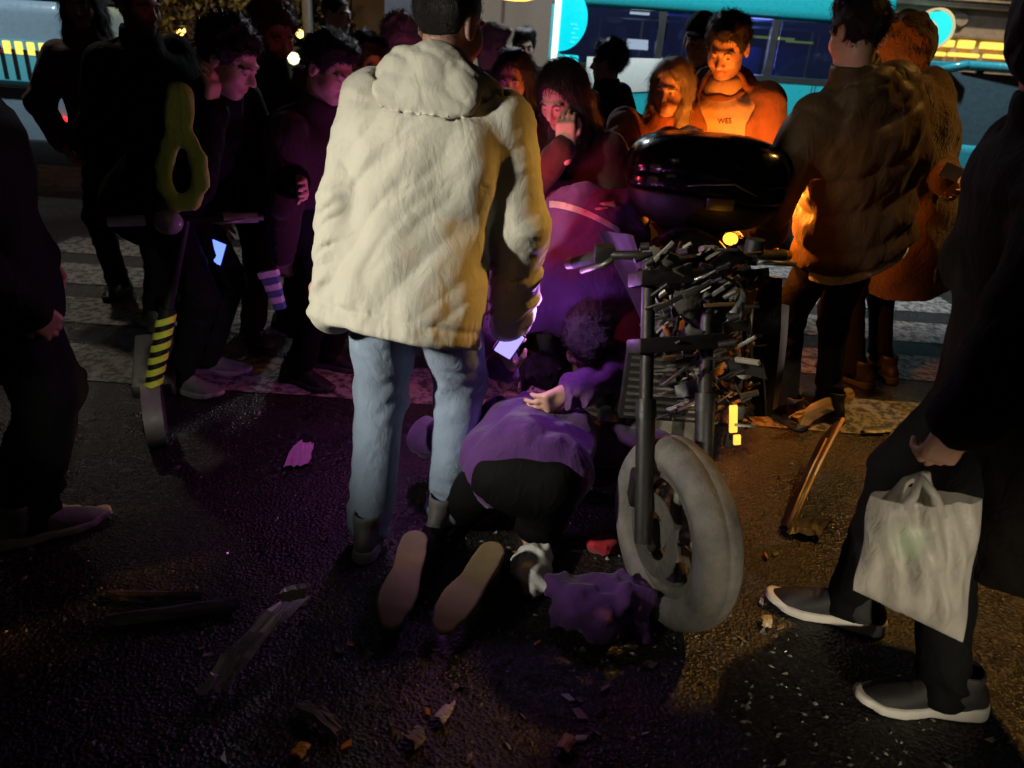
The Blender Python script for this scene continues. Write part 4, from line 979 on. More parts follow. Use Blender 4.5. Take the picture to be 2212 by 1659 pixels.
# bare front end: brackets, hoses, torn plastic, wiring
rg = random.Random(21)
fm = [CAST, DRK, STL, MBK, DRK, MBK, MBK, solid('pale_bracket', (.34, .32, .27), .4, .3), solid('brown_bracket', (.16, .09, .04), .5, .3)]
zone = [(1370, 525), (1650, 545), (1625, 930), (1440, 900)]
def inzone(): 
    u, v = rg.random(), rg.random(); a = [zone[0][i]*(1-u)+zone[1][i]*u for i in (0, 1)]; b = [zone[3][i]*(1-u)+zone[2][i]*u for i in (0, 1)]
    return a[0]*(1-v)+b[0]*v, a[1]*(1-v)+b[1]*v
for k in range(170):
    px, py = inzone(); c = Vector(W(px, py, rg.uniform(1.93, 2.26))) - bo
    R = Matrix.Rotation(rg.gauss(-.5, .28), 3, 'Y') @ Matrix.Rotation(rg.uniform(-.6, .6), 3, 'X') @ Matrix.Rotation(rg.gauss(0, .3), 3, 'Z')
    L = rg.uniform(.014, .05)
    ty = rg.random()
    if ty < .5: MB().box(c, (L, rg.uniform(.002, .006), rg.uniform(.002, .007)), R).build('bracket', rg.choice(fm), bk, bevel=.0012)
    elif ty < .93:
        ax_ = R @ Vector((1, 0, 0)); MB().cyl(c-ax_*L*.6, c+ax_*L*.6, rg.uniform(.004, .011), None, 10).build('bolt_boss', rg.choice(fm), bk, smooth='auto')
    else:
        P = [[list(c + R @ Vector((L*1.3*(u-1), .012*math.sin(u*2+v), .035*(v-.5)))) for v in (0, .5, 1, 1.5)] for u in np.linspace(0, 2, 6)]
        MB().sheet(P, .004).build('torn_panel', rg.choice([MBK, BKP, DRK, MBK, CAST]), bk, smooth='auto')
for k in range(30):
    a = Vector(W(*inzone(), rg.uniform(2.1, 2.3))) - bo; b = Vector(W(*inzone(), rg.uniform(2.1, 2.35))) - bo
    m = (a+b)/2 + Vector((rg.uniform(-.05, .05), rg.uniform(-.1, .0), rg.uniform(-.14, -.02)))
    pts = [a.lerp(m, t).lerp(m.lerp(b, t), t) for t in np.linspace(0, 1, 10)]
    MB().tube(pts, rg.choice([.004, .006, .009]), 7).build('cable', rg.choice([MBK, MBK, STL, solid('copper_cable', (.28, .12, .04), .5, .3)]), bk, smooth=True)
# headlight bowl hanging broken and white torn reflector
hc = Vector(W(1540, 650, 2.08)) - bo
MB().lathe([(.02, .08), (.07, .06), (.095, .0), (.1, -.02), (.09, -.02), (.065, .045), (0, .06)], hc, (.25, 1, .3), 28).build('headlight_bowl', solid('reflector_grey', (.2, .19, .18), .3, .6), bk, smooth=True)
for (px, py, Y, sx, sz, mt, rr) in ((1600, 795, 2.05, .045, .024, WPL, .25), (1440, 555, 2.06, .05, .02, CAST, .3), (1470, 600, 2.06, .032, .045, CAST, -.2), (1485, 652, 2.05, .038, .05, CAST, -.2), (1490, 725, 2.06, .03, .036, STL, .5), (1290+270, 600, 2.2, .03, .02, solid('hose_brown', (.2, .09, .03), .6), .2),
                                (1610, 660, 2.1, .018, .06, solid('orange_bracket', (.5, .2, .04), .5), .1), (1300+240, 770, 2.1, .05, .02, CAST, -.5), (1500, 770, 2.06, .085, .012, STL, -.35), (1470, 790, 2.05, .08, .01, CAST, -.35)):
    c = Vector(W(px, py, Y)) - bo; R = Matrix.Rotation(rr, 3, 'Y') @ Matrix.Rotation(.3, 3, 'X')
    P = [[list(c + R @ Vector((sx*u, -.012*math.cos(u*1.4) + .004*math.sin(v*3+u*4), sz*v*(1+.15*math.sin(u*3))))) for v in np.linspace(-1, 1, 5)] for u in np.linspace(-1, 1, 7)]
    MB().sheet(P, .005).build('torn_panel', mt, bk, smooth='auto')
# dark fairing on the right flank, hinged away
def fairing(name, px_pts, mat, bulge=.05, parent=None, org=None, th=.005, rim=None):
    "curved panel through four corner points given as (px, py, Y)"
    c = [Vector(W(*q)) - org for q in px_pts]; P = []
    n_ = (c[1]-c[0]).cross(c[3]-c[0]).normalized()
    for u in np.linspace(0, 1, 12):
        row = []
        for v in np.linspace(0, 1, 9):
            p = c[0].lerp(c[1], u).lerp(c[3].lerp(c[2], u), v)
            row.append(list(p + n_*bulge*math.sin(math.pi*u)*math.sin(math.pi*(.15+.7*v)) + n_*.006*math.sin(9*u+5*v)))
        P.append(row)
    return MB().sheet(P, th).build(name, mat, parent, smooth='auto')
fairing('side_fairing', ((1610, 590, 2.3), (1690, 600, 2.42), (1668, 900, 2.45), (1600, 905, 2.2)), BKP, .05, bk, bo)
fairing('side_fairing', ((1640, 640, 2.42), (1705, 660, 2.5), (1680, 880, 2.5), (1650, 900, 2.4)), solid('mauve_plastic', (.14, .11, .14), .5), .03, bk, bo)
fairing('inner_fairing', ((1290, 500, 2.42), (1370, 510, 2.35), (1470, 790, 2.2), (1420, 760, 2.32)), solid('grey_plastic', (.09, .075, .075), .55), .05, bk, bo)

# ------------------------------------------------------------------ loose wreckage on the road
def debris(label, pts, mat, th=.006, bulge=.03, cat='debris', name='broken_panel', lift=.0):
    c = [np.array(G(*q)) if len(q) == 2 else np.array(G(q[0], q[1], q[2])) for q in pts]; o = sum(c)/4; o[2] = 0
    t = obj(name, None)
    rj = random.Random(int(pts[0][0]*7+pts[0][1])); sz = max(np.linalg.norm(c[0]-c[2]), np.linalg.norm(c[1]-c[3])); wd = min(np.linalg.norm(c[0]-c[1]), np.linalg.norm(c[0]-c[3]))
    us = np.linspace(0, 1, 9); vs_ = np.linspace(0, 1, 5); P = []
    for a_, u in enumerate(us):
        row = []
        for b_, v in enumerate(vs_):
            p = (c[0]*(1-u)+c[1]*u)*(1-v) + (c[3]*(1-u)+c[2]*u)*v - o
            if a_ in (0, 8) or b_ in (0, 4): p = p + np.array([rj.uniform(-1, 1), rj.uniform(-1, 1), 0])*wd*.13
            row.append(p + np.array([0, 0, .012 + lift + bulge*.6*(1-(2*v-1)**2) + rj.uniform(-.1, .1)*bulge]))
        P.append(row)
    COL.objects.unlink(t); bpy.data.objects.remove(t)
    ob = MB().sheet(P, th).build(name, mat, None, tuple(o)); tag(ob, label, cat); return ob
AP = solid('brown_black_plastic', (.012, .009, .007), .5); TP = solid('tan_plastic', (.3, .2, .1), .4)
pb = [G(1706, 1150, .012), G(1738, 1075, .07), G(1772, 1000, .13), G(1800, 945, .18), G(1822, 905, .22)]; po = np.array([pb[0][0], pb[0][1], 0])
lp = thing('broken_panel', 'long narrow dark panel with bright amber edges leaning on the road right of the wheel', 'debris', tuple(po))
L_ = [np.array(q)-po for q in pb]; R_ = [q + np.array([-.03-.008*i, .02, -.02-.02*i]) for i, q in enumerate(L_)]
R_ = [np.array([q[0], q[1], max(.012, q[2])]) for q in R_]
P = [[a*(1-v)+b*v + np.array([0, 0, .02*math.sin(math.pi*v)]) for v in np.linspace(0, 1, 6)] for a, b in zip(L_, R_)]
MB().sheet(P, .006).build('panel_face', AP, lp, smooth='auto')
MB().tube(L_, [.004, .005, .006, .006, .008], 8).build('panel_edge', solid('lit_edge_tan', (.45, .3, .16), .35), lp, smooth=True)  # tan tube stands for light caught along the panel edge
MB().tube([q*.6+r*.4 + np.array([0, 0, .022]) for q, r in zip(L_[:4], R_[:4])], .004, 6).build('lit_edge_line', solid('lit_edge_tan', (.45, .3, .16), .35), lp, smooth=True)  # second bright edge, light put into shape and colour
rs = random.Random(17)
for k in range(36):
    px = rs.gauss(1080, 330); py = rs.uniform(1380, 1650) if k < 28 else rs.uniform(1180, 1400)
    if not (150 < px < 2000): px = 1000 + 40*k % 300
    if k >= 28: px = rs.choice([rs.uniform(200, 760), rs.uniform(1600, 1750)])
    c = np.array(G(px, min(py, 1655))); a = rs.uniform(0, 6.3); l = rs.uniform(.008, .028); w2 = l*rs.uniform(.25, .6); h = rs.uniform(.004, .012)
    e1 = np.array([math.cos(a), math.sin(a), 0])*l; e2 = np.array([-math.sin(a), math.cos(a), 0])*w2; top = np.array([0, 0, h])
    vs = [-e1-e2*.6, -e1*.3+e2, e1+e2*.3, e1*.5-e2]
    vs = [v + np.array([0, 0, .001]) for v in vs] + [v*rs.uniform(.8, 1) + top*rs.uniform(.6, 1.3) for v in vs]
    so_ = MB().add(vs, [(3, 2, 1, 0), (4, 5, 6, 7), (0, 1, 5, 4), (1, 2, 6, 5), (2, 3, 7, 6), (3, 0, 4, 7)]).build('plastic_shard', rs.choice([WPL, CAST, AP, solid('tan_chip', (.25, .22, .15), .5), AMD, STL]), None, (c[0], c[1], 0))
    tag(so_, 'small broken shard of plastic or metal scattered on the dark foreground road', 'debris', 'shards scattered over the foreground road')
debris('tan edged fairing piece under the puffer jacket man\'s feet', ((1700, 905, .1), (1830, 845, .1), (1838, 868, .06), (1720, 930, .03)), TP, .012, .03)
debris('small tan plastic shard beside the tan edged fairing piece', ((1690, 885, .05), (1722, 860, .08), (1728, 890, .02), (1700, 915)), TP, .008, .01)
debris('black flat scrap at the foot of the leaning panel', ((1705, 1120), (1790, 1140), (1770, 1172), (1700, 1160)), AP, .012, .02)
debris('grey metal offcut lying on the lit asphalt at right', ((1860, 932), (1925, 925), (1922, 940), (1862, 942)), STL, .006, .01)
debris('long tapered grey plastic cover lying across the dark foreground', ((612, 1300, .08), (668, 1308, .06), (488, 1498), (440, 1500)), solid('grey_cover', (.5, .48, .42), .3, .2, noise=.4, nscale=10), .012, .05)
debris('white scuffed tip of plastic at the near end of the long grey cover', ((462, 1462, .05), (474, 1466, .05), (446, 1506, .01), (430, 1500, .01)), solid('bright_scuff', (.8, .8, .85), .3), .01, .004)
debris('crumpled white plastic piece at the far end of the long grey cover', ((606, 1290, .14), (668, 1274, .14), (658, 1296, .12), (610, 1306, .12)), WPL, .008, .03)
debris('thin dark strip of trim at left foreground, lower of two', ((230, 1345), (518, 1303), (520, 1325), (232, 1362)), solid('mauve_trim', (.1, .08, .085), .35), .01, .025)
debris('thin dark strip of trim at left foreground, upper of two', ((235, 1290), (440, 1292), (440, 1303), (240, 1303)), solid('mauve_trim2', (.07, .055, .06), .35), .008, .02)
debris('short grey tube-like scrap near the bottom edge', ((640, 1545), (665, 1530), (740, 1575), (718, 1605)), solid('grey_scrap', (.16, .15, .14), .5), .015, .03)
debris('small orange lens fragment at the bottom edge', ((630, 1640), (648, 1618), (668, 1618), (650, 1650)), solid('orange_lens', (.75, .4, .04), .25, coat=.5), .008, .01)
debris('white chip of plastic in the dark foreground below the tan shoes', ((938, 1560), (960, 1538), (975, 1540), (955, 1572)), WPL, .008, .01)
debris('tan chip of plastic at the bottom centre', ((875, 1600), (905, 1580), (925, 1600), (895, 1632)), solid('tan_chip', (.25, .22, .15), .5), .008, .01)
debris('small brown chip at the bottom right of centre', ((1205, 1625), (1222, 1598), (1242, 1605), (1220, 1638)), solid('brown_chip', (.4, .24, .14), .5), .008, .01)
debris('square white scrap on the road between wheel and sneaker', ((1642, 1342), (1664, 1338), (1662, 1362), (1645, 1360)), WPL, .006, .006)
debris('pink sheet of paper lying on the road left of the man in jeans', ((645, 958), (680, 965), (668, 1008), (615, 1015)), solid('pink_paper', (.75, .45, .68), .7), .003, .012, 'paper', 'paper_sheet')
debris('pale lilac card on the road beside the seated rider\'s boots', ((1020, 935), (1062, 930), (1060, 955), (1022, 960)), solid('lilac_card', (.6, .4, .65), .6), .003, .006, 'paper', 'paper_sheet')
# gravel of broken glass and chips, too fine to count
gm = MB(); rg = random.Random(5)
for k in range(1500):
    x = rg.gauss(.0, .75); y = 1.1 + abs(rg.gauss(.3, .75)); s_ = rg.uniform(.003, .011)*(1 if rg.random() < .9 else 1.8)
    a = rg.uniform(0, 6.3); c = Vector((x, y, .0)); e1 = Vector((math.cos(a), math.sin(a), 0))*s_; e2 = Vector((-math.sin(a), math.cos(a), 0))*s_*rg.uniform(.3, .8); u_ = Vector((rg.uniform(-.3, .3)*s_, 0, s_*rg.uniform(.4, 1)))
    gm.add([c-e1, c+e2, c+e1, c-e2, c+u_], [(0, 1, 4), (1, 2, 4), (2, 3, 4), (3, 0, 4)])
tag(gm.build('broken_glass', solid('glass_chips', (.24, .22, .2), .2, noise=.7, nscale=40), None), 'fine chips of glass and plastic strewn over the road', 'rubble', kind='stuff')

# ------------------------------------------------------------------ electric scooter at left
base = G(342, 945); top = W(400, 474, 2.62); sc0 = np.array([base[0], base[1], 0.])
sc = thing('electric_scooter', 'electric kick scooter at left with yellow and black striped stem', 'scooter', tuple(sc0))
S_ = lambda p: Vector(np.asarray(p) - sc0)
foot_ = Vector((0, 0, .2)); tp = S_(top)
MB().cyl(foot_, tp, .021, .018, 16).build('stem', MBK, sc, smooth='auto')
sdv = (tp-foot_).normalized()
p0, p1 = S_(W(338, 880, 2.6)), S_(W(380, 690, 2.6))
lo_ = max(.02, (p0-foot_).dot(sdv)); hi_ = (p1-foot_).dot(sdv)
MB().cyl(foot_ + sdv*(lo_-.05), foot_ + sdv*(hi_+.03), .03, .028, 20).build('lower_tube', MBK, sc, smooth='auto')
HV = solid('hi_vis_tape', (.78, .85, .08), .4, emit=(.5, .6, .05), es=.0)
for k in range(6):
    z = lo_ + (hi_-lo_)*(k+.3)/6; m = MB(); n = 20; vs = []
    sx_ = sdv.orthogonal().normalized(); sy_ = sdv.cross(sx_)
    ref = Vector((1, 0, 0)); ref = (ref - sdv*ref.dot(sdv)).normalized(); ry = sdv.cross(ref)
    for r_ in (.0315, .034):
        for dz in (0, .03):
            for i in range(n):
                a = 2*math.pi*i/n; vs.append(foot_ + sdv*(z+dz+.022*math.cos(a)) + (ref*math.cos(a)+ry*math.sin(a))*r_)
    fs = []
    for i in range(n):
        j = (i+1) % n; fs += [(2*n+i, 2*n+j, 3*n+j, 3*n+i), (i, n+i, n+j, j), (i, j, 2*n+j, 2*n+i), (n+i, 3*n+i, 3*n+j, n+j)]
    MB().add(vs, fs).build('reflective_band', HV, sc, smooth='auto')
dk = Vector((-.42, .9, 0)).normalized(); dx = Vector((.9, .42, 0))
wheel(sc, (0, 0, .11), .11, .05, tuple(dx)); wheel(sc, tuple(dk*.92 + Vector((0, 0, .11))), .11, .05, tuple(dx))
R = np.array([list(dx), list(dk), [0, 0, 1]]).T
MB().box(dk*.48 + Vector((0, 0, .13)), (.085, .31, .03), R).build('deck', MBK, sc, bevel=.015)
MB().tube([foot_, dk*.08 + Vector((0, 0, .17)), dk*.2 + Vector((0, 0, .13))], .028, 10).build('neck', MBK, sc, smooth=True)
MB().lathe([(.115, -.035), (.135, -.035), (.135, .035), (.115, .035)], (0, 0, .11), tuple(dx), 30, closed=True).build('mudguard', solid('grey_guard', (.22, .2, .19), .5), sc, smooth='auto')
hbs = MB().tube([tp + dx*-.24 - dk*-.02, tp + dx*-.1, tp, tp + dx*.1, tp + dx*.27], .013, 12).build('handlebar', MBK, sc, smooth=True)
for sgn in (-1, 1): MB().cyl(tp + dx*sgn*.13, tp + dx*sgn*.25, .019, None, 14).build('grip', solid('pale_grip', (.3, .28, .3), .6), hbs, smooth='auto')
sdf_obj('headlight', lambda p: ell(p, np.array(tp + dk*-.06 + Vector((-.06, 0, -.0))), (.05, .04, .045)), np.array(tp)-.2, np.array(tp)+.2, .01, solid('lamp_grey', (.28, .27, .3), .25, coat=.4), sc)
MB().tube([tp + dx*.2 + dk*-.03, tp + dx*.12 + dk*-.07, tp + dx*.05 + dk*-.03], .006).build('brake_lever', STL, hbs, smooth=True)

# hi-vis sash hanging in a loop above the scooter
pp = [(390, 205), (386, 245), (384, 285), (366, 315), (354, 355), (360, 405), (382, 440), (412, 436), (434, 395), (430, 345), (408, 305), (390, 280)]
pc = [np.array(W(x, y, 2.47)) for i, (x, y) in enumerate(pp)]; o = pc[6].copy(); o[2] = pc[6][2]-.06; pc = [q-o for q in pc]
def sash(p):
    d = np.full(len(p), 9.)
    for i in range(len(pc)-1):
        rr = .042 if i < 2 else .026; d = smin(d, cone(p*np.array([1, 1, 1]), pc[i], pc[i+1], rr, rr), .02)
    return np.maximum(d, np.abs(p[:, 1]-pc[0][1] - .03*vn(p*6)) - .013) - .004*vn(p*25)
so = sdf_obj('hi_vis_sash', sash, np.min(pc, 0)-.1, np.max(pc, 0)+.1, .009, cloth('hi_vis_cloth', (.42, .52, .1), .7), None, tuple(o)); tag(so, 'yellow green hi-vis sash hanging in a loop above the scooter', 'sash')

# ------------------------------------------------------------------ plastic carrier bag
def plastic():
    m, t, b = _new('bag_plastic'); co = _co(t); n = _noise(t, 7, 5, .6, co)
    t.links.new(_mix(t, n.outputs[0], (.52, .49, .44), (.74, .72, .67)), b.inputs['Base Color']); b.inputs['Roughness'].default_value = .38
    w_ = _noise(t, 22, 5, .6, _co(t, (1.6, 1, .7)), 1.2); _bump(t, b, w_.outputs[0], .8, .01)
    tl = t.nodes.new('ShaderNodeBsdfTranslucent'); tl.inputs[0].default_value = (.7, .68, .6, 1); tr = t.nodes.new('ShaderNodeBsdfTransparent')
    m1 = t.nodes.new('ShaderNodeMixShader'); m1.inputs[0].default_value = .25; m2 = t.nodes.new('ShaderNodeMixShader'); m2.inputs[0].default_value = .3
    t.links.new(b.outputs[0], m1.inputs[1]); t.links.new(tl.outputs[0], m1.inputs[2]); t.links.new(m1.outputs[0], m2.inputs[1]); t.links.new(tr.outputs[0], m2.inputs[2])
    t.links.new(m2.outputs[0], t.nodes['Material Output'].inputs[0]); return m
PLA = plastic(); BY = 1.36
cor = [np.array(W(*q, BY)) for q in ((1880, 1070), (2122, 1078), (2078, 1388), (1845, 1275))]; o = sum(cor)/4; o[2] = min(q[2] for q in cor)
bg = thing('carrier_bag', 'full white plastic carrier bag held by the dark figure at right', 'bag', tuple(o))
def bagmesh():
    n, m_ = 34, 40; V = []; Q = []
    for side in (-1, 1):
        for i in range(n+1):
            u = i/n
            for j in range(m_+1):
                v = j/m_; p = (cor[0]*(1-u)+cor[1]*u)*(1-v) + (cor[3]*(1-u)+cor[2]*u)*v - o
                e = (math.sin(math.pi*u)*math.sin(math.pi*min(1, .08+.92*v)))**.6
                wob = .012*math.sin(17*u+4*v+side) + .009*math.sin(31*u-9*v) + .008*math.sin(13*v+6*u)
                p = p + np.array([.004*math.sin(9*v)*(1 if u > .5 else -1)*abs(2*u-1), side*(.07*e + wob*e), .006*math.sin(14*u)*(1-abs(2*v-1))])
                V.append(p)
    k = (n+1)*(m_+1)
    for s_ in (0, 1):
        for i in range(n):
            for j in range(m_):
                a = s_*k + i*(m_+1)+j; f = (a, a+m_+1, a+m_+2, a+1); Q.append(f if s_ == 0 else f[::-1])
    return mesh_np('bag_body', np.array(V), np.array(Q))
obj('bag_body', bagmesh(), PLA, bg)
hnd = np.array(W(1992, 1036, BY)) - o
for a, b in ((.25, .4), (.62, .8)):
    for sd in (-1, 1):
        q0 = cor[0]*(1-a)+cor[1]*a - o + np.array([0, sd*.02, -.03]); q1 = hnd + np.array([.01*sd, sd*.008, .01])
        MB().tube([q0, (q0+q1)/2 + np.array([0, sd*.015, .01]), q1], [.016, .01, .008], 7).build('handle_strap', PLA, bg, smooth=True)
c = np.array(W(1962, 1150, BY)); tub = thing('food_tub', 'pale green tub showing through the white carrier bag', 'tub', (c[0], c[1], c[2]-.05))
MB().lathe([(0, .0), (.036, .0), (.042, .07), (.042, .075), (0, .075)], (0, .005, 0), (0, 0, 1), 28).build('tub_body', solid('pale_green', (.25, .6, .25), .4), tub, smooth='auto')
MB().lathe([(0, .077), (.044, .077), (.044, .088), (0, .09)], (0, .005, 0), (0, 0, 1), 28).build('tub_lid', solid('pale_green_lid', (.45, .65, .45), .4), tub, smooth='auto')
# ------------------------------------------------------------------ the crowd
BLACK = cloth('black_cloth', (.005, .005, .0055), .8, sheen=0); BLACK2 = cloth('charcoal_cloth', (.009, .008, .0085), .85, sheen=0); MAROON = cloth('maroon_cloth', (.035, .014, .02), .8)
BEIGE = cloth('beige_shell', (.50, .485, .415), .62, weave=520, wb=.3, wr=.5, wscale=16, sheen=.1, var=.07, crease=.2)
JEAN = cloth('blue_denim', (.26, .34, .47), .85, weave=600, wb=.5, wr=.5, var=.3); DJEAN = cloth('dark_denim', (.02, .024, .035), .85)
PUFF = cloth('olive_puffer', (.05, .028, .012), .55, wr=.7, wscale=18, sheen=.05); BROWNJ = cloth('brown_jacket', (.22, .085, .03), .75); SWEAT = cloth('sand_sweatshirt', (.5, .33, .17), .85)
MAUVE = cloth('mauve_coat', (.12, .075, .075), .8); FUR = cloth('shaggy_coat', (.09, .05, .022), .9, wscale=60, wr=1.0); PURP = cloth('purple_uniform', (.10, .035, .17), .7)
PURL = cloth('violet_uniform', (.12, .05, .16), .7); GREYC = cloth('grey_knit', (.2, .19, .18), .9); WHITEC = cloth('white_cotton', (.82, .8, .77), .8); ORJ = cloth('rust_sleeve_jacket', (.3, .1, .045), .75)
HB = hair_mat('black_hair', (.008, .006, .005)); HD = hair_mat('dark_brown_hair', (.03, .016, .009)); HM = hair_mat('brown_hair', (.07, .035, .016)); HL = hair_mat('ash_hair', (.3, .25, .2))
SH_B = ('black', (solid('shoe_black', (.012, .012, .013), .5, bump=.3), solid('sole_dark', (.03, .03, .03), .7)))
SH_W = ('whitesole', (solid('shoe_black_knit', (.018, .018, .02), .6, bump=.5, bscale=300), solid('sole_white', (.72, .7, .65), .6, noise=.06)))
SH_T = ('tan', (solid('boot_black', (.015, .013, .012), .6), solid('sole_tan', (.3, .21, .12), .7)))
SH_G = ('grey', (solid('shoe_grey', (.14, .14, .14), .6), solid('sole_grey', (.3, .3, .3), .7)))

# man in the beige jacket, back to the camera
bf = [(a, b, w*1.1, d*1.0) for a, b, w, d in [((-.17, -.2, .02), (-.02, -.2, .26), .016, .014), ((-.12, -.2, -.06), (.05, -.2, .2), .018, .015), ((-.05, -.2, -.1), (.1, -.2, .16), .016, .014),
      ((.085, -.2, .36), (.06, -.2, -.02), .028, .024), ((.13, -.2, .3), (.12, -.2, -.12), .022, .02), ((.03, -.2, .02), (.02, -.2, -.14), .018, .015),
      ((-.2, -.17, .3), (-.14, -.2, .42), .016, .014), ((-.16, -.2, .34), (-.02, -.2, .42), .014, .010), ((.0, -.21, .44), (.1, -.2, .36), .016, .011),
      ((-.18, -.2, -.02), (-.1, -.2, -.12), .012, .010), ((.17, -.17, .2), (.18, -.15, -.08), .02, .016), ((-.02, -.2, -.16), (.05, -.2, -.08), .01, .008), ((-.08, -.2, -.16), (-.03, -.2, -.06), .01, .008)]]
hB = W(972, 52, 2.3)
man = person('man in a pale beige hooded jacket and blue jeans, seen from behind', hB, foot=(-.32, 2.1), face=8, look=(25, -10), tone='mid', hair='crop', hairm=HB,
       jk=dict(mat=BEIGE, hem=-.2, bulk=1.12, abulk=1.26, shw=.188, hood=.95, hoodw=.72, hoodz=.0, collar=.03, fold=.010, drape=.012, cuff=1.22, flare=.0, folds=bf), pants=JEAN, shoes=SH_G,
       feet=((-.44, 2.02), (-.2, 2.15)), aL=dict(w=W(722, 640, 2.06), h=(-1.0, -.9, -.1), d=(.9, .35, -.15)), aR=dict(w=W(1108, 655, 2.22), h=(.8, -.9, -.1), d=(-.4, .8, -.3)), vox=.0075, legw=1.2, hsc=1.1)
# puffer jacket man at right
person('man in a dark olive puffer jacket with white shirt hem showing, back turned, right', W(1850, 72, 3.0), foot=(1.42, 3.22), face=-22, look=(2, -14), tone='mid', hair='short', hairm=HB,
       jk=dict(mat=PUFF, hem=-.1, bulk=1.2, collar=.06, hood=.9, puff=.014, baf=.16, under=WHITEC), pants=BLACK2, shoes=SH_B, aL='pocket', aR='pocket', vox=.011, hip=(1.38, 3.14, .95), stance=.13)
# woman in shaggy coat behind him
p3 = person('person in a shaggy brown coat half hidden behind the puffer jacket man', W(1938, 108, 3.6), foot=(1.93, 3.75), face=-30, look=(0, -8), hair='hood', hairm=FUR,
       jk=dict(mat=FUR, hem=-.35, bulk=1.25, collar=.05, hood=.8, fold=.016, flare=.06), pants=BLACK, shoes=SH_B, aL='pocket', aR=dict(w=W(2052, 395, 3.45)), vox=.015)
# dark figure right foreground with the carrier bag
person('dark clothed figure at the right edge in black sneakers with white soles', W(2300, 70, 1.74), foot=(1.13, 1.66), hip=(1.27, 1.68, .98), face=-78, look=(75, -22), s=1.04, hair='hood', hairm=BLACK,
       jk=dict(mat=cloth('dark_brown_coat', (.006, .004, .003), .85, sheen=.0), hem=-.5, bulk=1.25, flare=.05, collar=.05, fold=.012), pants=BLACK, shoes=SH_W, feet=((1.2, 1.48), (1.06, 1.80)),
       aL=dict(w=np.array(W(2000, 1010, 1.36))+np.array([.03, .0, .06]), h=(.6, -.2, -.5), d=(-.25, 0, -1), n=(0, 1, 0)), aR=dict(w=(1.2, 1.74, .98)), vox=.012, curl=.95)
# man in the orange light
p5 = person('man in a sand sweatshirt and open brown jacket, lit orange, looking down', W(1572, 104, 3.72), foot=(.95, 3.84), s=1.1, face=192, look=(16, -27), tone='light', beard=.45, hair='short', hairm=HB,
       jk=dict(mat=SWEAT, hem=-.1, bulk=1.03, collar=.03, hood=.85, hoodz=.0, fold=.015, open=(BROWNJ, -.03, .085)), pants=BLACK2, shoes=SH_B, aL='hang', aR='front', vox=.011)
for nm, r0, hh, mt, off in (('sweatshirt_collar', .074, .045, SWEAT, .03), ('jacket_collar', .105, .06, BROWNJ, -.005)):
    ca = p5['NB'] + p5['T'] @ np.array([0, .0 if off > 0 else -.012, off]); n = 40
    pr = [(r0, -hh*.5), (r0+.008, -hh*.3), (r0+.006, hh*.4), (r0-.004, hh*.55), (r0-.012, hh*.4), (r0-.012, -hh*.5)]
    mc = MB(); mc.lathe(pr, ca, p5['T'][:, 2], n, closed=True)
    mc.v = [tuple(np.array(v) + p5['T'][:, 2]*.006*math.sin(i*.9)) for i, v in enumerate(mc.v)]
    mc.build(nm, mt, p5['root'], smooth=True)
# letters on his chest
fc = bpy.data.curves.new('chest_letters', 'FONT'); fc.body = 'WES'; fc.size = .032; fc.extrude = .0015; fc.align_x = 'CENTER'; fc.align_y = 'CENTER'
to = bpy.data.objects.new('tmp_letters', fc); COL.objects.link(to); dg = bpy.context.evaluated_depsgraph_get()
lm = bpy.data.meshes.new_from_object(to.evaluated_get(dg)); bpy.data.objects.remove(to)
co_ = np.array([v.co[:] for v in lm.vertices]); q_ = p5['T']; L5 = p5['L']
yv = .155*1.12; wv = []
import mathutils.bvhtree as _bt
jm = p5['jacket'].data; bvh = _bt.BVHTree.FromPolygons([v.co[:] for v in jm.vertices], [p.vertices[:] for p in jm.polygons])
for x, y, z in co_:
    p = p5['HP'] + q_ @ np.array([-.02 - x, .5, (.80*L5 + y)]); hit = bvh.ray_cast(Vector(p), Vector(-q_[:, 1]))
    base_ = np.array(hit[0]) if hit[0] is not None else p5['HP'] + q_ @ np.array([-.02-x, yv, (.80*L5+y)])
    wv.append(base_ + q_[:, 1]*(.004 + z))
for v, p in zip(lm.vertices, wv): v.co = p
lo = obj('chest_letters', lm, solid('letter_brown', (.1, .04, .02), .8), p5['root'])
# woman with pale hood beside him
person('woman with pale grey hair leaning beside the man in orange light', W(1448, 190, 3.7), foot=(.56, 3.9), face=185, look=(20, -14), tone='light', hair='long', hairm=HL,
       jk=dict(mat=ORJ, hem=-.12, bulk=1.02, collar=.05, puff=.011, baf=.09), pants=BLACK, shoes=SH_B, aL='front', aR=dict(w=W(1455, 300, 3.5), h=(-1, .1, -.6)), vox=.015, s=.95)
person('person in a dark cap peering over the shoulder of the man in orange light', W(1512, 88, 4.3), foot=(1.0, 4.4), face=195, look=(0, -12), tone='light', hair='cap', hairm=BLACK,
       jk=dict(mat=BLACK2, hem=-.12, bulk=1.1), pants=BLACK, shoes=SH_B, vox=.018, headvox=.008)
person('boy in a black padded jacket seen from behind in front of the minibus', W(1312, 135, 4.9), foot=(.46, 5.0), face=-55, look=(-15, -5), tone='tan', hair='curly', hairm=HB, s=.92,
       jk=dict(mat=BLACK, hem=-.1, bulk=1.12, puff=.012, collar=.06), pants=BLACK, shoes=SH_B, aL='pocket', aR='pocket', vox=.017, headvox=.008)
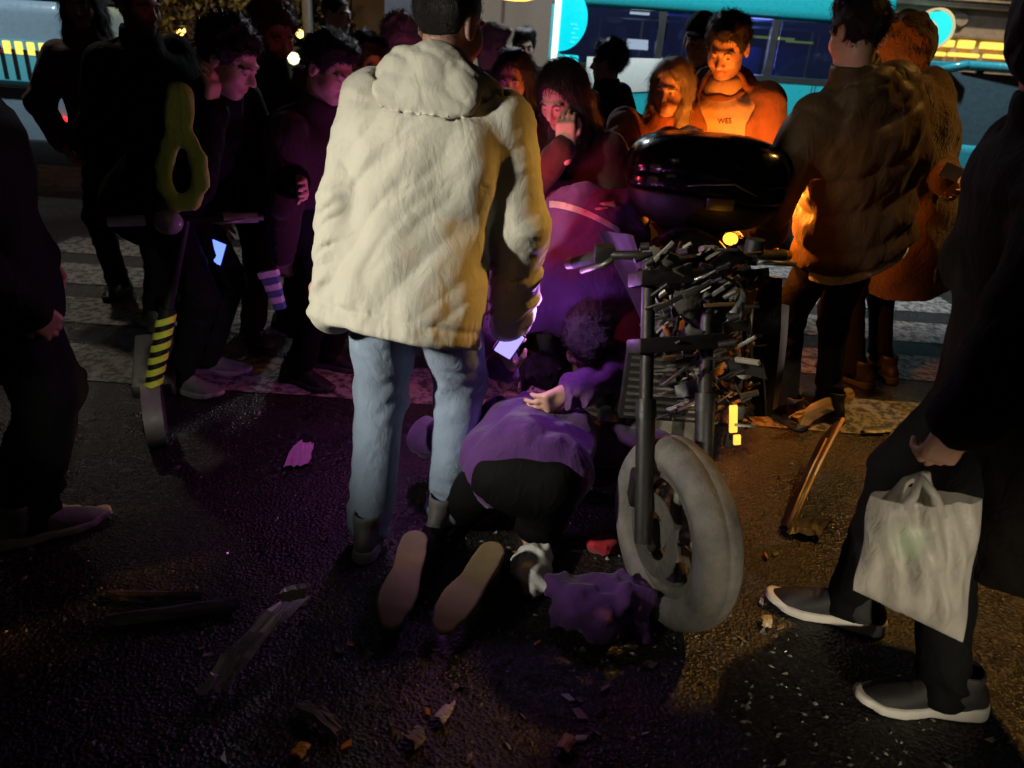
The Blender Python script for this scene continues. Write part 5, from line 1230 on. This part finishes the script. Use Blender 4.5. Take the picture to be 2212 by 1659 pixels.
# woman covering her mouth
hW = W(1212, 208, 3.1)
person('woman with long brown hair and a dark cap covering her mouth with her hand', hW, foot=(.3, 3.5), face=205, look=(8, -34), tone='light', hair='long', hairm=HD, s=.96, hip=(.32, 3.48, .86),
       jk=dict(mat=cloth('dark_brown_jacket', (.05, .02, .016), .8), hem=-.14, bulk=1.02, collar=.04, fold=.012), pants=BLACK, shoes=SH_B, aR=dict(w=np.array(hW)+np.array([.03, -.115, -.17]), h=(-.5, -.2, -1), d=(-.1, .05, 1), n=(.1, 1, .2)), aL=dict(w=np.array(hW)+np.array([.26, -.12, -.4])), vox=.012, curl=.6)
person('woman with dark hair in shadow right of the beige jacket', W(1108, 172, 3.6), foot=(-.02, 3.7), face=190, look=(0, -12), tone='tan', hair='long', hairm=HB, s=.92,
       jk=dict(mat=BLACK2, hem=-.12), pants=BLACK, shoes=SH_B, vox=.018, headvox=.008)
person('man with pale face and black hair standing far behind, by the turquoise sign', W(1132, 102, 6.2), foot=(.12, 6.2), face=180, look=(-8, -8), tone='light', hair='short', hairm=HB,
       jk=dict(mat=BLACK, hem=-.12), pants=BLACK, shoes=SH_B, vox=.02, headvox=.009)
person('grey haired man in a striped scarf behind the beige shoulder', W(1062, 108, 4.6), foot=(-.13, 4.6), face=110, look=(10, -8), tone='light', hair='short', hairm=HL,
       jk=dict(mat=GREYC, hem=-.12, collar=.06), pants=BLACK, shoes=SH_B, vox=.019, headvox=.008)
# left hand group
person('man in black stooping over the scooter, face lit violet', W(498, 128, 2.85), foot=(-1.5, 3.15), face=97, look=(4, -30), tone='light', beard=.2, hair='curly', hairm=HB, hip=(-1.5, 3.12, .92),
       jk=dict(mat=BLACK, hem=-.16, bulk=1.2, collar=.03, fold=.012), pants=BLACK, shoes=SH_G, aR=dict(w=W(452, 236, 2.68), h=(-.3, -.4, -1), d=(.3, .0, 1), n=(-1, 0, 0)), aL='front', vox=.013)
person('bearded curly haired man behind the stooping man, looking down', W(592, 72, 3.6), foot=(-1.35, 3.8), face=130, look=(4, -20), tone='tan', beard=.7, hair='curly', hairm=HM,
       jk=dict(mat=cloth('brown_wool', (.045, .03, .02), .9), hem=-.14, bulk=1.12), pants=BLACK2, shoes=SH_B, aR=dict(w=W(476, 528, 3.2)), aL='hang', vox=.016)
person('man in a dark maroon jacket left of the beige jacket, face lit violet', W(712, 148, 3.1), foot=(-.98, 3.32), face=112, look=(6, -26), tone='light', beard=.15, hair='short', hairm=HB,
       jk=dict(mat=MAROON, hem=-.16, bulk=1.12, collar=.04), pants=BLACK, shoes=SH_B, aL='front', aR=dict(w=W(612, 560, 3.15)), vox=.013)
person('person in shadow with a reddish face behind the beige shoulder', W(788, 136, 3.8), foot=(-.8, 3.9), face=120, look=(0, -18), tone='tan', hair='short', hairm=HB,
       jk=dict(mat=BLACK, hem=-.12), pants=BLACK, shoes=SH_B, vox=.019, headvox=.008)
person('person with fair streaked hair behind the head of the man in beige', W(868, 100, 4.0), foot=(-.6, 4.1), face=150, look=(0, -14), tone='mid', hair='curly', hairm=HL,
       jk=dict(mat=BLACK2, hem=-.12, collar=.05), pants=BLACK, shoes=SH_B, vox=.019, headvox=.008)
person('pale faced person in a dark striped collar standing far behind at left', W(728, 32, 5.6), foot=(-1.3, 5.7), face=100, look=(10, -5), tone='light', hair='crop', hairm=HD,
       jk=dict(mat=BLACK2, hem=-.12, collar=.07), pants=BLACK, shoes=SH_B, vox=.02, headvox=.008)
person('woman in a mauve coat and dark hood at far left', W(175, 8, 4.3), foot=(-2.35, 4.35), face=165, look=(0, -10), tone='tan', hair='long', hairm=HB,
       jk=dict(mat=MAUVE, hem=-.14, bulk=1.1, collar=.05), pants=BLACK, shoes=SH_B, aL='pocket', aR='pocket', vox=.016)
person('large figure in black between the mauve coat and the stooping man', W(300, 12, 3.8), foot=(-1.95, 3.95), face=120, look=(0, -10), tone='tan', beard=.6, hair='short', hairm=HB, s=1.04,
       jk=dict(mat=BLACK, hem=-.2, bulk=1.3, collar=.06), pants=BLACK, shoes=SH_B, vox=.017)
person('black silhouetted figure at the left edge of the foreground', W(-120, 50, 1.98), foot=(-1.55, 2.0), hip=(-1.52, 2.0, .93), face=62, look=(0, -15), hair='hood', hairm=BLACK, s=1.0,
       jk=dict(mat=BLACK, hem=-.2, bulk=1.22, collar=.05), pants=BLACK, shoes=SH_G, feet=((-1.5, 1.93), (-1.62, 1.97)), aL='pocket', aR='pocket', vox=.014)
# helper in purple bending over, and the rider sitting on the road
p22 = person('person in a violet jacket with silver trim bending down beside the motorcycle', W(1268, 735, 2.42), foot=(.34, 3.12), face=186, look=(0, -55), tone='light', hair='short', hairm=HB, hip=(.30, 3.02, .88),
       jk=dict(mat=PURL, hem=-.1, bulk=1.05, collar=.03, fold=.016, drape=.018), pants=BLACK, shoes=SH_B, aL=dict(w=W(1225, 850, 2.25), h=(1, 0, .2)), aR=dict(w=W(1092, 800, 2.27), h=(-1, 0, .2), d=(0, -.2, 1), n=(0, 1, 0)), vox=.011)
SIL = solid('silver_trim', (.62, .6, .6), .35, .3, bump=.5, bscale=80)
tr = MB(); Jm = p22['jacket'].data; bvh = _bt.BVHTree.FromPolygons([v.co[:] for v in Jm.vertices], [p.vertices[:] for p in Jm.polygons])
rows = []; o_ = Vector(CAM - p22['R0'])
for u in np.linspace(0, 1, 26):
    x = 1188 + 150*u; y = 442 + 58*u**1.7; row = []
    for w_ in (-7, 0, 7):
        d_ = ray(x + w_*.3*u, y + w_); h_ = bvh.ray_cast(o_, Vector(d_).normalized())
        row.append(None if h_[0] is None else np.array(h_[0]) + np.array(h_[1])*.005)
    if all(r is not None for r in row): rows.append(row)
if len(rows) < 3: raise RuntimeError('trim misses the jacket')
MB().sheet(rows, -.003).build('silver_trim', SIL, p22['root'], smooth='auto')
person('person in a purple jacket kneeling on the road by the wheel, tan shoe soles showing', W(1168, 842, 2.52), foot=(.02, 2.0), face=14, look=(-8, -62), tone='light', hair='short', hairm=HB, hip=(.06, 2.0, .33),
       jk=dict(mat=PURP, hem=-.06, bulk=1.05, collar=.04, fold=.016, drape=.016, closed=True, hood=.8), pants=BLACK, shoes=SH_T, feet=((-.26, 1.82, .05), (-.05, 1.8, .05)), kneel=True,
       aL=dict(w=(-.06, 2.5, .1), h=(-1, 0, .1)), aR=dict(w=(.34, 2.42, .1), h=(1, 0, .2)), vox=.011)
# soft things lying beside the rider
def lump(name, label, cat, px, py, r, mat, amp=.02, fr=14, z=None, vox=.008, sq=3.):
    c = np.array(G(px, py)); r = np.array(r)
    f = lambda p: (((np.abs(p-np.array([0, 0, r[2]*.8]))/r)**sq).sum(1)**(1/sq) - 1)*r.min() - amp*vn(p*fr) - amp*.5*vn(p*fr*2.3)
    g = lambda p: smax(f(p), .002-p[:, 2], .004)
    o = sdf_obj(name, g, -r*1.5, r*1.5+np.array([0, 0, r[2]]), vox, mat, None, (c[0], c[1], 0)); tag(o, label, cat); return o
lump('crumpled_bag', 'crumpled purple cloth bag on the road in front of the wheel', 'bag', 1290, 1345, (.13, .1, .07), PURP, .025, 13)
lump('towel', 'crumpled white towel on the road below the purple jacket', 'towel', 1150, 1245, (.06, .11, .045), WHITEC, .018, 18, sq=2.2)
lump('pouch', 'small red pouch on the road next to the front wheel', 'pouch', 1302, 1190, (.05, .035, .03), cloth('red_nylon', (.5, .03, .05), .6), .008, 22, sq=3)
# hand lamp that throws the violet light
c = np.array(W(1100, 742, 2.2)); tl = thing('hand_lamp', 'small violet and white lamp glowing beside the beige jacket hem', 'lamp', (c[0], c[1], c[2]))
MB().box((0, .012, 0), (.035, .012, .05), Matrix.Rotation(.5, 3, 'Y')).build('casing', MBK, tl, bevel=.008)
MB().box((0, -.004, 0), (.03, .005, .044), Matrix.Rotation(.5, 3, 'Y')).build('lens', emis('violet_lens', (.3, .25, 1), 1.7), tl, bevel=.004)
# phone screen and striped packet low among the left group
c = np.array(W(468, 545, 3.16)); ph = thing('smartphone', 'phone with a blue glowing screen held low among the left group', 'phone', tuple(c))
MB().box((0, .006, 0), (.034, .005, .06), Matrix.Rotation(.35, 3, 'Y')).build('casing', MBK, ph, bevel=.004)
MB().box((0, -.001, 0), (.03, .002, .05), Matrix.Rotation(.35, 3, 'Y')).build('screen', emis('blue_screen', (.12, .2, 1), 2.0), ph)
c = np.array(W(604, 628, 3.12)); pk = thing('striped_packet', 'white and blue striped packet held by the man in maroon', 'packet', (c[0], c[1], c[2]-.09))
R = Matrix.Rotation(-.25, 3, 'Y')
for k in range(6):
    w_ = .04 - .003*k if k else .045
    MB().box(R @ Vector((0, 0, .17-k*.03)), (w_, .018, .0145), R).build('packet_band', WHITEC if k % 2 == 0 else cloth('blue_print', (.12, .2, .35), .6), pk, bevel=.004)
c = np.array(W(2056, 372, 3.36)); pp_ = MB().box((0, 0, .0), (.045, .004, .03), Matrix.Rotation(.3, 3, 'Y')).build('paper_slip', WHITEC, None, tuple(c)); tag(pp_, 'white folded slip of paper held at the hip of the shaggy coat', 'paper')
